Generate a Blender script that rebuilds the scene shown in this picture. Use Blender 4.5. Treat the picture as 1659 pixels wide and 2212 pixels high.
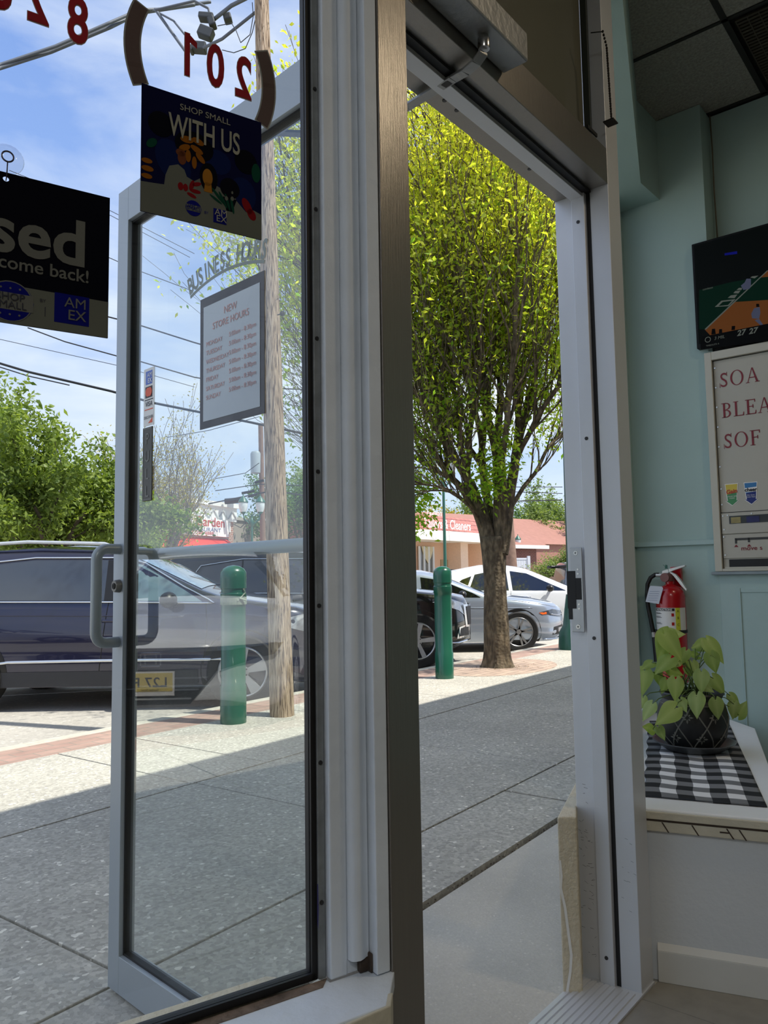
import bpy, bmesh, math, random
import numpy as np
from math import sin, cos, pi, radians, sqrt, atan2
from mathutils import Vector, Matrix
for o in list(bpy.data.objects): bpy.data.objects.remove(o)
SC = bpy.context.scene
COL = SC.collection
random.seed(5); RNG = np.random.default_rng(5)

# ------------------------------------------------------------ camera
CAMH = 1.09
PITCH, ROLL, FPX = radians(4.87), .0158, 1661.0
f_ = Vector((0, cos(PITCH), sin(PITCH))); r0 = Vector((1, 0, 0)); u0 = Vector((0, -sin(PITCH), cos(PITCH)))
r_ = r0*cos(ROLL) - u0*sin(ROLL); u_ = u0*cos(ROLL) + r0*sin(ROLL)
CAM = Vector((0, 0, CAMH))
cd = bpy.data.cameras.new('camera'); cam = bpy.data.objects.new('camera', cd); COL.objects.link(cam)
m = Matrix((r_, u_, -f_)).transposed().to_4x4(); m.translation = CAM; cam.matrix_world = m
cd.sensor_fit = 'VERTICAL'; cd.sensor_height = 24.0; cd.lens = FPX*24.0/2212; cd.clip_start = .02; cd.clip_end = 800
SC.camera = cam
# ------------------------------------------------------------ look, sky, sun
SC.view_settings.view_transform = 'Standard'; SC.view_settings.look = 'None'
SC.view_settings.gamma = 1; SC.view_settings.use_curve_mapping = False
SC.view_settings.exposure = 0.76
SC.cycles.use_denoising = True
SC.cycles.max_bounces = 8; SC.cycles.transparent_max_bounces = 24
SC.cycles.sample_clamp_indirect = 6
SUNDIR = Vector((.47, -.16, .87)).normalized()
sl = bpy.data.lights.new('sun', 'SUN'); sl.energy = 3.9; sl.angle = radians(.6); sl.color = (1, .95, .86)
so = bpy.data.objects.new('sun', sl); COL.objects.link(so)
so.rotation_euler = SUNDIR.to_track_quat('Z', 'Y').to_euler(); so.location = (6, -8, 14)
W_ = bpy.data.worlds.new('sky'); SC.world = W_; W_.use_nodes = True
nt = W_.node_tree; nt.nodes.clear()
def N(nt, t, **kw):
    n = nt.nodes.new(t)
    for k, v in kw.items(): setattr(n, k, v)
    return n
def L(nt, a, b): nt.links.new(a, b)
tc = N(nt, 'ShaderNodeTexCoord'); sp = N(nt, 'ShaderNodeSeparateXYZ'); L(nt, tc.outputs['Generated'], sp.inputs[0])
rp = N(nt, 'ShaderNodeValToRGB'); e = rp.color_ramp.elements
e[0].position = 0; e[0].color = (.50, .66, .90, 1); e[1].position = .8; e[1].color = (.15, .27, .64, 1)
k = rp.color_ramp.elements.new(.3); k.color = (.30, .46, .84, 1)
L(nt, sp.outputs[2], rp.inputs[0])
mp = N(nt, 'ShaderNodeMapping'); mp.inputs['Scale'].default_value = (1.4, 1.8, 4.0); mp.inputs['Rotation'].default_value = (0, .35, .2); L(nt, tc.outputs['Generated'], mp.inputs[0])
nz = N(nt, 'ShaderNodeTexNoise'); nz.inputs['Scale'].default_value = 1.7; nz.inputs['Detail'].default_value = 8; nz.inputs['Roughness'].default_value = .55; nz.inputs['Distortion'].default_value = .4
L(nt, mp.outputs[0], nz.inputs[0])
cr = N(nt, 'ShaderNodeValToRGB'); cr.color_ramp.elements[0].position = .34; cr.color_ramp.elements[1].position = .60
L(nt, nz.outputs[0], cr.inputs[0])
mx = N(nt, 'ShaderNodeMixRGB'); mx.inputs[2].default_value = (.84, .89, .96, 1)
mm = N(nt, 'ShaderNodeMath', operation='MULTIPLY'); mm.inputs[1].default_value = .8; L(nt, cr.outputs[0], mm.inputs[0])
L(nt, mm.outputs[0], mx.inputs[0]); L(nt, rp.outputs[0], mx.inputs[1])
bg = N(nt, 'ShaderNodeBackground'); bg.inputs[1].default_value = .74; L(nt, mx.outputs[0], bg.inputs[0])
wo = N(nt, 'ShaderNodeOutputWorld'); L(nt, bg.outputs[0], wo.inputs[0])
# fill lamps added out of view behind the camera to brighten the room
FILL_LAMPS = [((-.2, -1.8), 19), ((-1.4, -3.4), 17), ((.5, -4.2), 13)]

# ------------------------------------------------------------ pixel helpers (frame 1659x2212)
def ray(px, py):
    d = f_*FPX + r_*(px-829.5) - u_*(py-1106); return d/d.y
def at(px, py, Y): return CAM + ray(px, py)*Y
def gnd(px, py, z=0.0):
    d = ray(px, py); return CAM + d*((z-CAMH)/d.z)
class Fr:
    """a place in the scene: origin and turn about z"""
    def __init__(s, x, y, deg, z=0): s.o = Vector((x, y, z)); s.a = radians(deg); s.X = Vector((cos(s.a), sin(s.a), 0)); s.Y = Vector((-sin(s.a), cos(s.a), 0))
    def loc(s, p): d = p - s.o; return Vector((d.dot(s.X), d.dot(s.Y), d.z))
    def w(s, x, y, z=0): return s.o + s.X*x + s.Y*y + Vector((0, 0, z))
    def on(s, px, py, yo=0.0):   # local x,z on the plane y=yo
        d = ray(px, py); q = s.o + s.Y*yo; k = s.Y.dot(q-CAM)/s.Y.dot(d); return s.loc(CAM + d*k)
    def g(s, px, py, z=0): return s.loc(gnd(px, py, z))
D = Fr(.0565, 1.375, 50.4)      # doorway: x along opening, y outward
Wf = Fr(-.124, 1.291, 33)       # left window
Rf = Fr(.698, 2.17, -22)        # right window bay
Pf = Fr(1.494, 3.441, -39.6)    # side wall of the room
DR = Fr(-.761, 2.16, -44)       # open door leaf
ST = Fr(0, 0, 53.8)             # sidewalk and street
WORLD = Fr(0, 0, 0)

# ------------------------------------------------------------ materials
MATS = {}
def lin(c): return tuple(((v/255)/12.92 if v/255 <= .04045 else ((v/255+.055)/1.055)**2.4) for v in c)
def mat(name, col, rough=.6, metal=0.0, var=.06, nscale=12.0, bump=0.0, bscale=60.0, coat=0.0, spec=.5, emit=None, estr=0.0, srgb=True, stretch=None):
    if name in MATS: return MATS[name]
    c = lin(col) if srgb else col
    M = bpy.data.materials.new(name); M.use_nodes = True; nt = M.node_tree; b = nt.nodes['Principled BSDF']
    b.inputs['Roughness'].default_value = rough; b.inputs['Metallic'].default_value = metal
    b.inputs['Coat Weight'].default_value = coat; b.inputs['Specular IOR Level'].default_value = spec
    tc = N(nt, 'ShaderNodeTexCoord'); src = tc.outputs['Object']
    if stretch:
        mp = N(nt, 'ShaderNodeMapping'); mp.inputs['Scale'].default_value = stretch; L(nt, src, mp.inputs[0]); src = mp.outputs[0]
    nz = N(nt, 'ShaderNodeTexNoise'); nz.inputs['Scale'].default_value = nscale; nz.inputs['Detail'].default_value = 5; L(nt, src, nz.inputs[0])
    mr = N(nt, 'ShaderNodeMapRange'); mr.inputs['To Min'].default_value = 1-var*2; mr.inputs['To Max'].default_value = 1+var*2; L(nt, nz.outputs[0], mr.inputs[0])
    mu = N(nt, 'ShaderNodeMixRGB', blend_type='MULTIPLY'); mu.inputs[0].default_value = 1; mu.inputs[1].default_value = (*c, 1); L(nt, mr.outputs[0], mu.inputs[2])
    L(nt, mu.outputs[0], b.inputs['Base Color'])
    if bump:
        n2 = N(nt, 'ShaderNodeTexNoise'); n2.inputs['Scale'].default_value = bscale; n2.inputs['Detail'].default_value = 4; L(nt, src, n2.inputs[0])
        bp = N(nt, 'ShaderNodeBump'); bp.inputs['Strength'].default_value = bump; bp.inputs['Distance'].default_value = .01; L(nt, n2.outputs[0], bp.inputs['Height']); L(nt, bp.outputs[0], b.inputs['Normal'])
    if emit: b.inputs['Emission Color'].default_value = (*lin(emit), 1); b.inputs['Emission Strength'].default_value = estr
    MATS[name] = M; return M
def glass(name, tint=(.95, .97, .96), ior=1.75, haze=0.0, gcol=(1, 1, 1), rough=0.0):
    if name in MATS: return MATS[name]
    M = bpy.data.materials.new(name); M.use_nodes = True; nt = M.node_tree; nt.nodes.clear()
    o = N(nt, 'ShaderNodeOutputMaterial'); t = N(nt, 'ShaderNodeBsdfTransparent'); t.inputs[0].default_value = (*tint, 1)
    g = N(nt, 'ShaderNodeBsdfGlossy'); g.inputs['Roughness'].default_value = rough; g.inputs[0].default_value = (*gcol, 1)
    fr = N(nt, 'ShaderNodeFresnel'); fr.inputs[0].default_value = ior; geo = N(nt, 'ShaderNodeNewGeometry')
    bf = N(nt, 'ShaderNodeMath', operation='MULTIPLY'); inv = N(nt, 'ShaderNodeMath', operation='SUBTRACT'); inv.inputs[0].default_value = 1; L(nt, geo.outputs['Backfacing'], inv.inputs[1]); L(nt, inv.outputs[0], bf.inputs[1])
    mx = N(nt, 'ShaderNodeMixShader'); L(nt, fr.outputs[0], bf.inputs[0]); L(nt, bf.outputs[0], mx.inputs[0])
    last = t.outputs[0]
    if haze:
        d = N(nt, 'ShaderNodeBsdfDiffuse'); d.inputs[0].default_value = (.8, .82, .82, 1); m2 = N(nt, 'ShaderNodeMixShader')
        tc = N(nt, 'ShaderNodeTexCoord'); nz = N(nt, 'ShaderNodeTexNoise'); nz.inputs['Scale'].default_value = 3; nz.inputs['Detail'].default_value = 6; L(nt, tc.outputs['Object'], nz.inputs[0])
        mr = N(nt, 'ShaderNodeMapRange'); mr.inputs['From Min'].default_value = .35; mr.inputs['From Max'].default_value = .7; mr.inputs['To Max'].default_value = haze; L(nt, nz.outputs[0], mr.inputs[0])
        L(nt, mr.outputs[0], m2.inputs[0]); L(nt, t.outputs[0], m2.inputs[1]); L(nt, d.outputs[0], m2.inputs[2]); last = m2.outputs[0]
    L(nt, last, mx.inputs[1]); L(nt, g.outputs[0], mx.inputs[2]); L(nt, mx.outputs[0], o.inputs[0])
    MATS[name] = M; return M
def leafmat(name, col, col2, trans=.45, rough=.5):
    if name in MATS: return MATS[name]
    M = bpy.data.materials.new(name); M.use_nodes = True; nt = M.node_tree; nt.nodes.clear()
    o = N(nt, 'ShaderNodeOutputMaterial'); at_ = N(nt, 'ShaderNodeAttribute', attribute_name='tone')
    mx = N(nt, 'ShaderNodeMixRGB'); mx.inputs[1].default_value = (*lin(col), 1); mx.inputs[2].default_value = (*lin(col2), 1); L(nt, at_.outputs['Fac'], mx.inputs[0])
    p = N(nt, 'ShaderNodeBsdfPrincipled'); p.inputs['Roughness'].default_value = rough; L(nt, mx.outputs[0], p.inputs['Base Color'])
    t = N(nt, 'ShaderNodeBsdfTranslucent'); br = N(nt, 'ShaderNodeMixRGB', blend_type='MULTIPLY'); br.inputs[0].default_value = 1; br.inputs[2].default_value = (1.2, 1.2, .5, 1); L(nt, mx.outputs[0], br.inputs[1]); L(nt, br.outputs[0], t.inputs[0])
    ms = N(nt, 'ShaderNodeMixShader'); ms.inputs[0].default_value = trans; L(nt, p.outputs[0], ms.inputs[1]); L(nt, t.outputs[0], ms.inputs[2]); L(nt, ms.outputs[0], o.inputs[0])
    MATS[name] = M; return M
def brickmat(name, c1, c2, mortar, scale, bw=.5, bh=.25, plane='xz', msize=.02, rough=.85):
    M = bpy.data.materials.new(name); M.use_nodes = True; nt = M.node_tree; b = nt.nodes['Principled BSDF']; b.inputs['Roughness'].default_value = rough
    tc = N(nt, 'ShaderNodeTexCoord'); s = N(nt, 'ShaderNodeSeparateXYZ'); c = N(nt, 'ShaderNodeCombineXYZ'); L(nt, tc.outputs['Object'], s.inputs[0])
    L(nt, s.outputs[0], c.inputs[0]); L(nt, s.outputs[2 if plane == 'xz' else 1], c.inputs[1])
    br = N(nt, 'ShaderNodeTexBrick'); br.inputs['Color1'].default_value = (*lin(c1), 1); br.inputs['Color2'].default_value = (*lin(c2), 1); br.inputs['Mortar'].default_value = (*lin(mortar), 1)
    br.inputs['Scale'].default_value = scale; br.inputs['Brick Width'].default_value = bw; br.inputs['Row Height'].default_value = bh; br.inputs['Mortar Size'].default_value = msize
    L(nt, c.outputs[0], br.inputs[0])
    nz = N(nt, 'ShaderNodeTexNoise'); nz.inputs['Scale'].default_value = 8; L(nt, tc.outputs['Object'], nz.inputs[0])
    mr = N(nt, 'ShaderNodeMapRange'); mr.inputs['To Min'].default_value = .75; mr.inputs['To Max'].default_value = 1.25; L(nt, nz.outputs[0], mr.inputs[0])
    mu = N(nt, 'ShaderNodeMixRGB', blend_type='MULTIPLY'); mu.inputs[0].default_value = 1; L(nt, br.outputs[0], mu.inputs[1]); L(nt, mr.outputs[0], mu.inputs[2]); L(nt, mu.outputs[0], b.inputs['Base Color'])
    MATS[name] = M; return M
def concretemat(name, col, speck=1.0, scale=90.0):
    """exposed-aggregate concrete"""
    M = bpy.data.materials.new(name); M.use_nodes = True; nt = M.node_tree; b = nt.nodes['Principled BSDF']; b.inputs['Roughness'].default_value = .85
    tc = N(nt, 'ShaderNodeTexCoord'); src = tc.outputs['Object']
    v = N(nt, 'ShaderNodeTexVoronoi'); v.inputs['Scale'].default_value = scale; L(nt, src, v.inputs[0])
    sp = N(nt, 'ShaderNodeSeparateColor'); L(nt, v.outputs['Color'], sp.inputs[0])
    cr = N(nt, 'ShaderNodeValToRGB'); el = cr.color_ramp.elements; c = lin(col)
    el[0].position = 0; el[0].color = (*[x*(1-.45*speck) for x in c], 1); el[1].position = 1; el[1].color = (*[min(1, x*(1+1.6*speck)) for x in c], 1)
    for p, f in ((.45, 1-.1*speck), (.8, 1+.15*speck), (.965, 1+.35*speck)):
        q = cr.color_ramp.elements.new(p); q.color = (*[min(1, x*f) for x in c], 1)
    L(nt, sp.outputs[0], cr.inputs[0])
    nz = N(nt, 'ShaderNodeTexNoise'); nz.inputs['Scale'].default_value = 1.1; nz.inputs['Detail'].default_value = 9; nz.inputs['Roughness'].default_value = .65; L(nt, src, nz.inputs[0])
    mr = N(nt, 'ShaderNodeMapRange'); mr.inputs['To Min'].default_value = .66; mr.inputs['To Max'].default_value = 1.34; L(nt, nz.outputs[0], mr.inputs[0])
    mu = N(nt, 'ShaderNodeMixRGB', blend_type='MULTIPLY'); mu.inputs[0].default_value = 1; L(nt, cr.outputs[0], mu.inputs[1]); L(nt, mr.outputs[0], mu.inputs[2]); L(nt, mu.outputs[0], b.inputs['Base Color'])
    n2 = N(nt, 'ShaderNodeTexNoise'); n2.inputs['Scale'].default_value = 120; L(nt, src, n2.inputs[0])
    bp = N(nt, 'ShaderNodeBump'); bp.inputs['Strength'].default_value = .4; bp.inputs['Distance'].default_value = .004; L(nt, n2.outputs[0], bp.inputs['Height']); L(nt, bp.outputs[0], b.inputs['Normal'])
    MATS[name] = M; return M
ALU = mat('brushed_aluminium', (150, 146, 140), .34, .85, .03, 3, .12, 14, stretch=(40, 40, 1))
ALUD = mat('dull_aluminium', (208, 211, 215), .45, .35, .04, 2.5, .1, 20)
DOORALU = mat('satin_door_aluminium', (168, 176, 182), .45, .35, .03, 3)
WHITEP = mat('old_white_paint', (212, 220, 228), .5, 0, .06, 9, .25, 35)
CREAM = mat('cream_painted_wood', (196, 190, 170), .6, 0, .12, 9, .3, 50)
BLACK = mat('black_rubber', (12, 12, 13), .55, 0, .1)
DARKW = mat('dirty_wood_and_shade', (62, 50, 40), .8, 0, .3, 20, .5)
TEAL = mat('teal_wall_paint', (164, 190, 186), .62, 0, .04, 3, .12, 26)
TEALT = mat('teal_gloss_trim', (166, 192, 190), .4, 0, .04, 5, .1, 20)
STEEL = mat('bright_steel', (190, 190, 188), .25, 1, .03)
WPLAST = mat('white_print', (232, 232, 228), .5, 0, .02)
def flat(name, col, rough=.5, **k): return mat(name, col, rough, 0, .01, **k)

# ------------------------------------------------------------ mesh builder
class MB:
    def __init__(s): s.v = []; s.f = []; s.mi = []; s.cur = 0
    def add(s, vs, fs):
        n = len(s.v); s.v += [tuple(q) for q in vs]; s.f += [tuple(i+n for i in f) for f in fs]; s.mi += [s.cur]*len(fs); return s
    def box(s, x0, x1, y0, y1, z0, z1):
        return s.add([(x0, y0, z0), (x1, y0, z0), (x1, y1, z0), (x0, y1, z0), (x0, y0, z1), (x1, y0, z1), (x1, y1, z1), (x0, y1, z1)],
                     [(3, 2, 1, 0), (4, 5, 6, 7), (0, 1, 5, 4), (1, 2, 6, 5), (2, 3, 7, 6), (3, 0, 4, 7)])
    def tube(s, pts, rad, n=10, cap=True):
        pts = [Vector(p) for p in pts]; m = len(pts)
        rad = rad if hasattr(rad, '__len__') else [rad]*m
        up = None; vs = []
        for i, p in enumerate(pts):
            t = (pts[min(i+1, m-1)] - pts[max(i-1, 0)]).normalized()
            if up is None: up = (Vector((0, 0, 1)) if abs(t.z) < .9 else Vector((1, 0, 0)))
            a = t.cross(up)
            if a.length < 1e-6: a = t.orthogonal()
            a.normalize(); b = a.cross(t).normalized(); up = b
            for k in range(n):
                q = 2*pi*k/n; vs.append(p + (a*cos(q) + b*sin(q))*rad[i])
        fs = [(i*n+k, i*n+(k+1) % n, (i+1)*n+(k+1) % n, (i+1)*n+k) for i in range(m-1) for k in range(n)]
        if cap: fs += [tuple(range(n-1, -1, -1)), tuple((m-1)*n+k for k in range(n))]
        return s.add(vs, fs)
    def lathe(s, prof, c=(0, 0, 0), n=32, axis='z', cap=True):
        vs = []
        for r, h in prof:
            for k in range(n):
                a = 2*pi*k/n
                if axis == 'z': vs.append((c[0]+r*cos(a), c[1]+r*sin(a), c[2]+h))
                elif axis == 'y': vs.append((c[0]+r*cos(a), c[1]+h, c[2]+r*sin(a)))
                else: vs.append((c[0]+h, c[1]+r*cos(a), c[2]+r*sin(a)))
        m = len(prof)
        fs = [(i*n+k, i*n+(k+1) % n, (i+1)*n+(k+1) % n, (i+1)*n+k) for i in range(m-1) for k in range(n)]
        if cap: fs += [tuple(range(n-1, -1, -1)), tuple((m-1)*n+k for k in range(n))]
        return s.add(vs, fs)
    def prism(s, pts, y0, y1, axis='y'):
        """2D outline pulled from y0 to y1; axis y: pts are (x,z); axis z: pts are (x,y)"""
        n = len(pts)
        P = (lambda p, h: (p[0], h, p[1])) if axis == 'y' else ((lambda p, h: (p[0], p[1], h)) if axis == 'z' else (lambda p, h: (h, p[0], p[1])))
        vs = [P(p, y0) for p in pts] + [P(p, y1) for p in pts]
        return s.add(vs, [tuple(range(n)), tuple(range(2*n-1, n-1, -1))] + [(i, n+i, n+(i+1) % n, (i+1) % n) for i in range(n)])
    def ell(s, x, z, rx, rz, y0, y1, rot=0, n=20):
        return s.prism([(x+rx*cos(a)*cos(rot)-rz*sin(a)*sin(rot), z+rx*cos(a)*sin(rot)+rz*sin(a)*cos(rot)) for a in [2*pi*k/n for k in range(n)]], y0, y1)
    def ring(s, x, z, r1, r2, y0, y1, a0=0, a1=2*pi, n=28, sx=1):
        P = [a0+(a1-a0)*k/n for k in range(n+1)]
        for a, b in zip(P[:-1], P[1:]):
            s.prism([(x+sx*r1*cos(a), z+r1*sin(a)), (x+sx*r2*cos(a), z+r2*sin(a)), (x+sx*r2*cos(b), z+r2*sin(b)), (x+sx*r1*cos(b), z+r1*sin(b))], y0, y1)
        return s
    def ball(s, c, r, n=14, sc=(1, 1, 1)):
        m = n//2; return s.add(*_ball(c, r, n, m, sc))
    def text(s, body, x, z, size, y=0, sx=1.0, mirror=False, align='CENTER', bold=0.0, thick=.0008, shear=0.0, rot=0.0, both=False, wid=None):
        vs, fs = textmesh(body, bold, align, shear)
        if wid and vs:
            ww = max(v[0] for v in vs)-min(v[0] for v in vs); sx = wid/(ww*size)
        k = -1 if mirror else 1
        out = []
        for v in vs:
            X, Z = v[0]*size*sx*k, v[1]*size
            out.append((x+X*cos(rot)-Z*sin(rot), y, z+X*sin(rot)+Z*cos(rot)))
        if not out: return s
        n = len(out)
        back = [(a, b-thick, c) for a, b, c in out]
        s.add(back, fs)
        if both: s.add(out, [tuple(reversed(f)) for f in fs])
        return s
    def build(s, name, material, parent=None, fr=None, smooth=False, bevel=0.0, loc=None, rot=0, solid=0):
        me = bpy.data.meshes.new(name); me.from_pydata(s.v, [], s.f)
        mats = material if isinstance(material, (list, tuple)) else [material]
        for q in mats: me.materials.append(q)
        if len(mats) > 1: me.polygons.foreach_set('material_index', s.mi)
        bm = bmesh.new(); bm.from_mesh(me); bmesh.ops.recalc_face_normals(bm, faces=bm.faces); bm.to_mesh(me); bm.free()
        if smooth: me.polygons.foreach_set('use_smooth', [True]*len(me.polygons)); 
        if smooth == 'auto': me.set_sharp_from_angle(angle=radians(38))
        o = bpy.data.objects.new(name, me); COL.objects.link(o)
        if parent is not None: o.parent = parent
        if fr is not None: o.location = fr.o; o.rotation_euler.z = fr.a
        if loc is not None: o.location = loc; o.rotation_euler.z = rot
        if bevel:
            b = o.modifiers.new('bevel', 'BEVEL'); b.width = bevel; b.segments = 2; b.limit_method = 'ANGLE'; b.angle_limit = radians(40)
        return o
def _ball(c, r, n, m, sc):
    vs = []; fs = []
    for i in range(m+1):
        t = pi*i/m
        for k in range(n): a = 2*pi*k/n; vs.append((c[0]+r*sc[0]*sin(t)*cos(a), c[1]+r*sc[1]*sin(t)*sin(a), c[2]+r*sc[2]*cos(t)))
    for i in range(m):
        for k in range(n): fs.append((i*n+k, (i+1)*n+k, (i+1)*n+(k+1) % n, i*n+(k+1) % n))
    return vs, fs
_tx = {}
def textmesh(body, bold=0.0, align='CENTER', shear=0.0):
    key = (body, bold, align, shear)
    if key in _tx: return _tx[key]
    cu = bpy.data.curves.new('t', 'FONT'); cu.body = body; cu.size = 1; cu.align_x = align; cu.offset = bold; cu.resolution_u = 4; cu.shear = shear
    ob = bpy.data.objects.new('t', cu); COL.objects.link(ob)
    dg = bpy.context.evaluated_depsgraph_get(); me = bpy.data.meshes.new_from_object(ob.evaluated_get(dg))
    r = ([tuple(v.co) for v in me.vertices], [tuple(p.vertices) for p in me.polygons])
    bpy.data.objects.remove(ob); bpy.data.curves.remove(cu); bpy.data.meshes.remove(me)
    _tx[key] = r; return r
def tag(o, label=None, cat=None, group=None, kind=None):
    if label: o['label'] = label
    if cat: o['category'] = cat
    if group: o['group'] = group
    if kind: o['kind'] = kind
    return o
def empty(name, loc, rz=0, label=None, cat=None, group=None, kind=None):
    o = bpy.data.objects.new(name, None); COL.objects.link(o); o.location = loc; o.rotation_euler.z = rz; o.empty_display_size = .1
    return tag(o, label, cat, group, kind)
def frempty(name, fr, *a, **k): return empty(name, fr.o, fr.a, *a, **k)
def copy_tree(o, parent=None):
    c = o.copy(); COL.objects.link(c); c.parent = parent
    for ch in o.children: copy_tree(ch, c)
    return c
def screw(mb, x, y, z, r=.004, ax='y', d=-1):
    mb.lathe([(r*.2, d*r*.5), (r, d*r*.45), (r*1.05, 0)], (x, y, z), 12, ax)
# ============================================================ GROUND OUTSIDE
def struct(o, label, cat): return tag(o, label, cat, kind='structure')
CONC = concretemat('sidewalk_concrete', (178, 174, 163), .55, 75)
CONC2 = concretemat('doorway_concrete', (190, 185, 174), .12, 160)
ASPH = concretemat('street_asphalt', (176, 171, 162), .3, 40)
JOINT = mat('joint_dirt', (60, 56, 50), .95, 0, .25, 30, .5)
GRAV = mat('joint_gravel', (92, 80, 66), .95, 0, .35, 90, .8, 200)
PAVER = brickmat('paver_brick', (172, 144, 130), (160, 130, 118), (140, 128, 116), 1, .21, .105, 'xy', .006)
PAVER2 = brickmat('pit_paver', (186, 164, 146), (172, 150, 134), (132, 118, 104), 1, .2, .1, 'xy', .006)
mb = MB()
xs = [-14, -8.6, -7.15, -5.7, -4.25, -2.9, -1.45, -.08, 1.368, 2.83, 3.6+.66, 5.72, 7.18, 8.64, 10.1, 11.56, 13, 16, 22]
g = .006
for i in range(len(xs)-1):                      # slabs in the shade of the building
    for a, b in ((1.90, 3.365),):
        mb.box(xs[i]+g, xs[i+1]-g, a+g, b-g, -.06, 0)
xs2 = [-14, -7.2, -5.7, -4.3, -2.9, -1.4, .1, 1.37, 2.81, 3.38, 4.8, 6.1, 7.57, 9.0, 10.4, 13, 16, 22]
for i in range(len(xs2)-1):
    mb.box(xs2[i]+g, xs2[i+1]-g, 3.365+g, 4.68-g, -.06, .001)
o = mb.build('sidewalk_slab', CONC, fr=ST, bevel=.003); struct(o, 'grey exposed aggregate sidewalk slabs in front of the shop', 'sidewalk')
mb = MB()
for a, b in ((-14, -4.25), (-4.2, 1.366), (1.37, 3.59), (3.6, 8), (8.01, 22)): mb.box(a+g, b-g, 1.50, 1.90-g, -.06, -.001)
struct(mb.build('sidewalk_edge_slab', CONC, fr=ST), 'narrow aggregate slabs between the long joint and the sidewalk', 'sidewalk')
mb = MB(); mb.box(-6, 14, -2.5, 1.465, -.06, -.002)
struct(mb.build('doorway_slab', CONC2, fr=ST), 'smooth worn concrete slab of the recessed doorway', 'sidewalk')
mb = MB(); mb.box(-16, 24, -3, 4.70, -.2, -.03)
struct(mb.build('joint_filler', JOINT, fr=ST), 'dark dirt lying in the joints of the sidewalk', 'ground')
mb = MB()
for i in range(500):
    x = random.uniform(-2, 9); y = random.gauss(1.482, .007); r = random.uniform(.002, .006); mb.ball((x, y, -.008), r, 5, (1, .8, .7))
o = mb.build('joint_gravel', GRAV, fr=ST); tag(o, 'brown grit lying in the wide joint by the doorway', 'gravel', kind='stuff')
mb = MB(); mb.box(-16, 24, 4.68, 5.07, -.22, -.002)
struct(mb.build('brick_band', PAVER, fr=ST), 'band of reddish brick pavers along the kerb', 'paving')
mb = MB(); mb.box(-16, 24, 5.075, 5.21, -.25, -.004)
struct(mb.build('kerb', mat('kerb_concrete', (188, 182, 168), .8, 0, .2, 14, .4), fr=ST, bevel=.012), 'pale worn concrete kerb at the edge of the parking bays', 'kerb')
mb = MB(); mb.box(-60, 140, 5.2, 150, -.5, -.2)
struct(mb.build('street', ASPH, fr=ST), 'sun bleached light grey street and parking bays', 'street')
# ============================================================ DOORWAY (frame D)
mb = MB(); mb.box(-.085, 0, 0, .165, -.01, 3.3)
trim1 = struct(mb.build('trim_1', ALU, fr=D, bevel=.0015), 'brownish grey aluminium door post in the middle of the view', 'door post')
W0 = .928
mb = MB(); mb.box(W0, W0+.082, 0, .165, .0, 3.3)
trim2 = struct(mb.build('trim_2', ALUD, fr=D, bevel=.0015), 'dented aluminium door jamb beside the window ledge', 'door jamb')
mb = MB(); mb.box(W0-.015, W0, .067, .107, .0, 2.19)
st = mb.build('door_stop', ALUD, parent=trim2, bevel=.0012)
mb = MB(); mb.box(W0-.0008, W0, .055, .0665, .0, 2.19); mb.box(W0-.001, W0, .107, .1095, 0, 2.19)
mb.build('weather_strip', BLACK, parent=trim2)
for z in (2.10, 1.47, .915, .075):
    mb = MB(); mb.lathe([(.0015, -.002), (.0048, -.0018), (.0052, 0)], (W0-.0152, .087, z), 14, 'x'); mb.box(W0-.0176, W0-.0168, .083, .091, z-.0007, z+.0007); mb.box(W0-.0176, W0-.0168, .0863, .0877, z-.004, z+.004)
    mb.build('screw', mat('dark_screw', (70, 70, 70), .4, .7), parent=trim2, smooth='auto')
# strike plate
zs = 1.05
P1 = D.g(1257, 2117)
mb = MB(); mb.box(W0-.0185, W0-.0155, .112, .150, zs-.12, zs+.115)
sp = mb.build('strike_plate', mat('plate_steel', (170, 173, 176), .35, .7, .05, 20), parent=trim2, bevel=.002)
mb = MB(); mb.box(W0-.0192, W0-.0184, .117, .134, zs-.03, zs+.03); mb.box(W0-.0195, W0-.016, .134, .160, zs-.055, zs+.05); mb.box(W0-.0192, W0-.0184, .146, .158, zs-.085, zs-.05)
mb.build('latch_recess', BLACK, parent=sp)
mb = MB()
for z in (zs-.105, zs+.10): mb.lathe([(.001, -.001), (.0065, -.001), (.007, 0)], (W0-.0186, .131, z), 14, 'x'); 
for z in (zs-.055, zs-.043, zs+.042, zs+.054): mb.lathe([(.001, -.001), (.0028, -.001), (.003, 0)], (W0-.0186, .126, z), 10, 'x')
mb.build('screw', STEEL, parent=sp, smooth='auto')
mb = MB()
for z in (zs-.105, zs+.10): mb.box(W0-.0200, W0-.0194, .1275, .1345, z-.0007, z+.0007); mb.box(W0-.0200, W0-.0194, .1303, .1317, z-.0035, z+.0035)
mb.build('screw_slot', BLACK, parent=sp)
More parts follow.
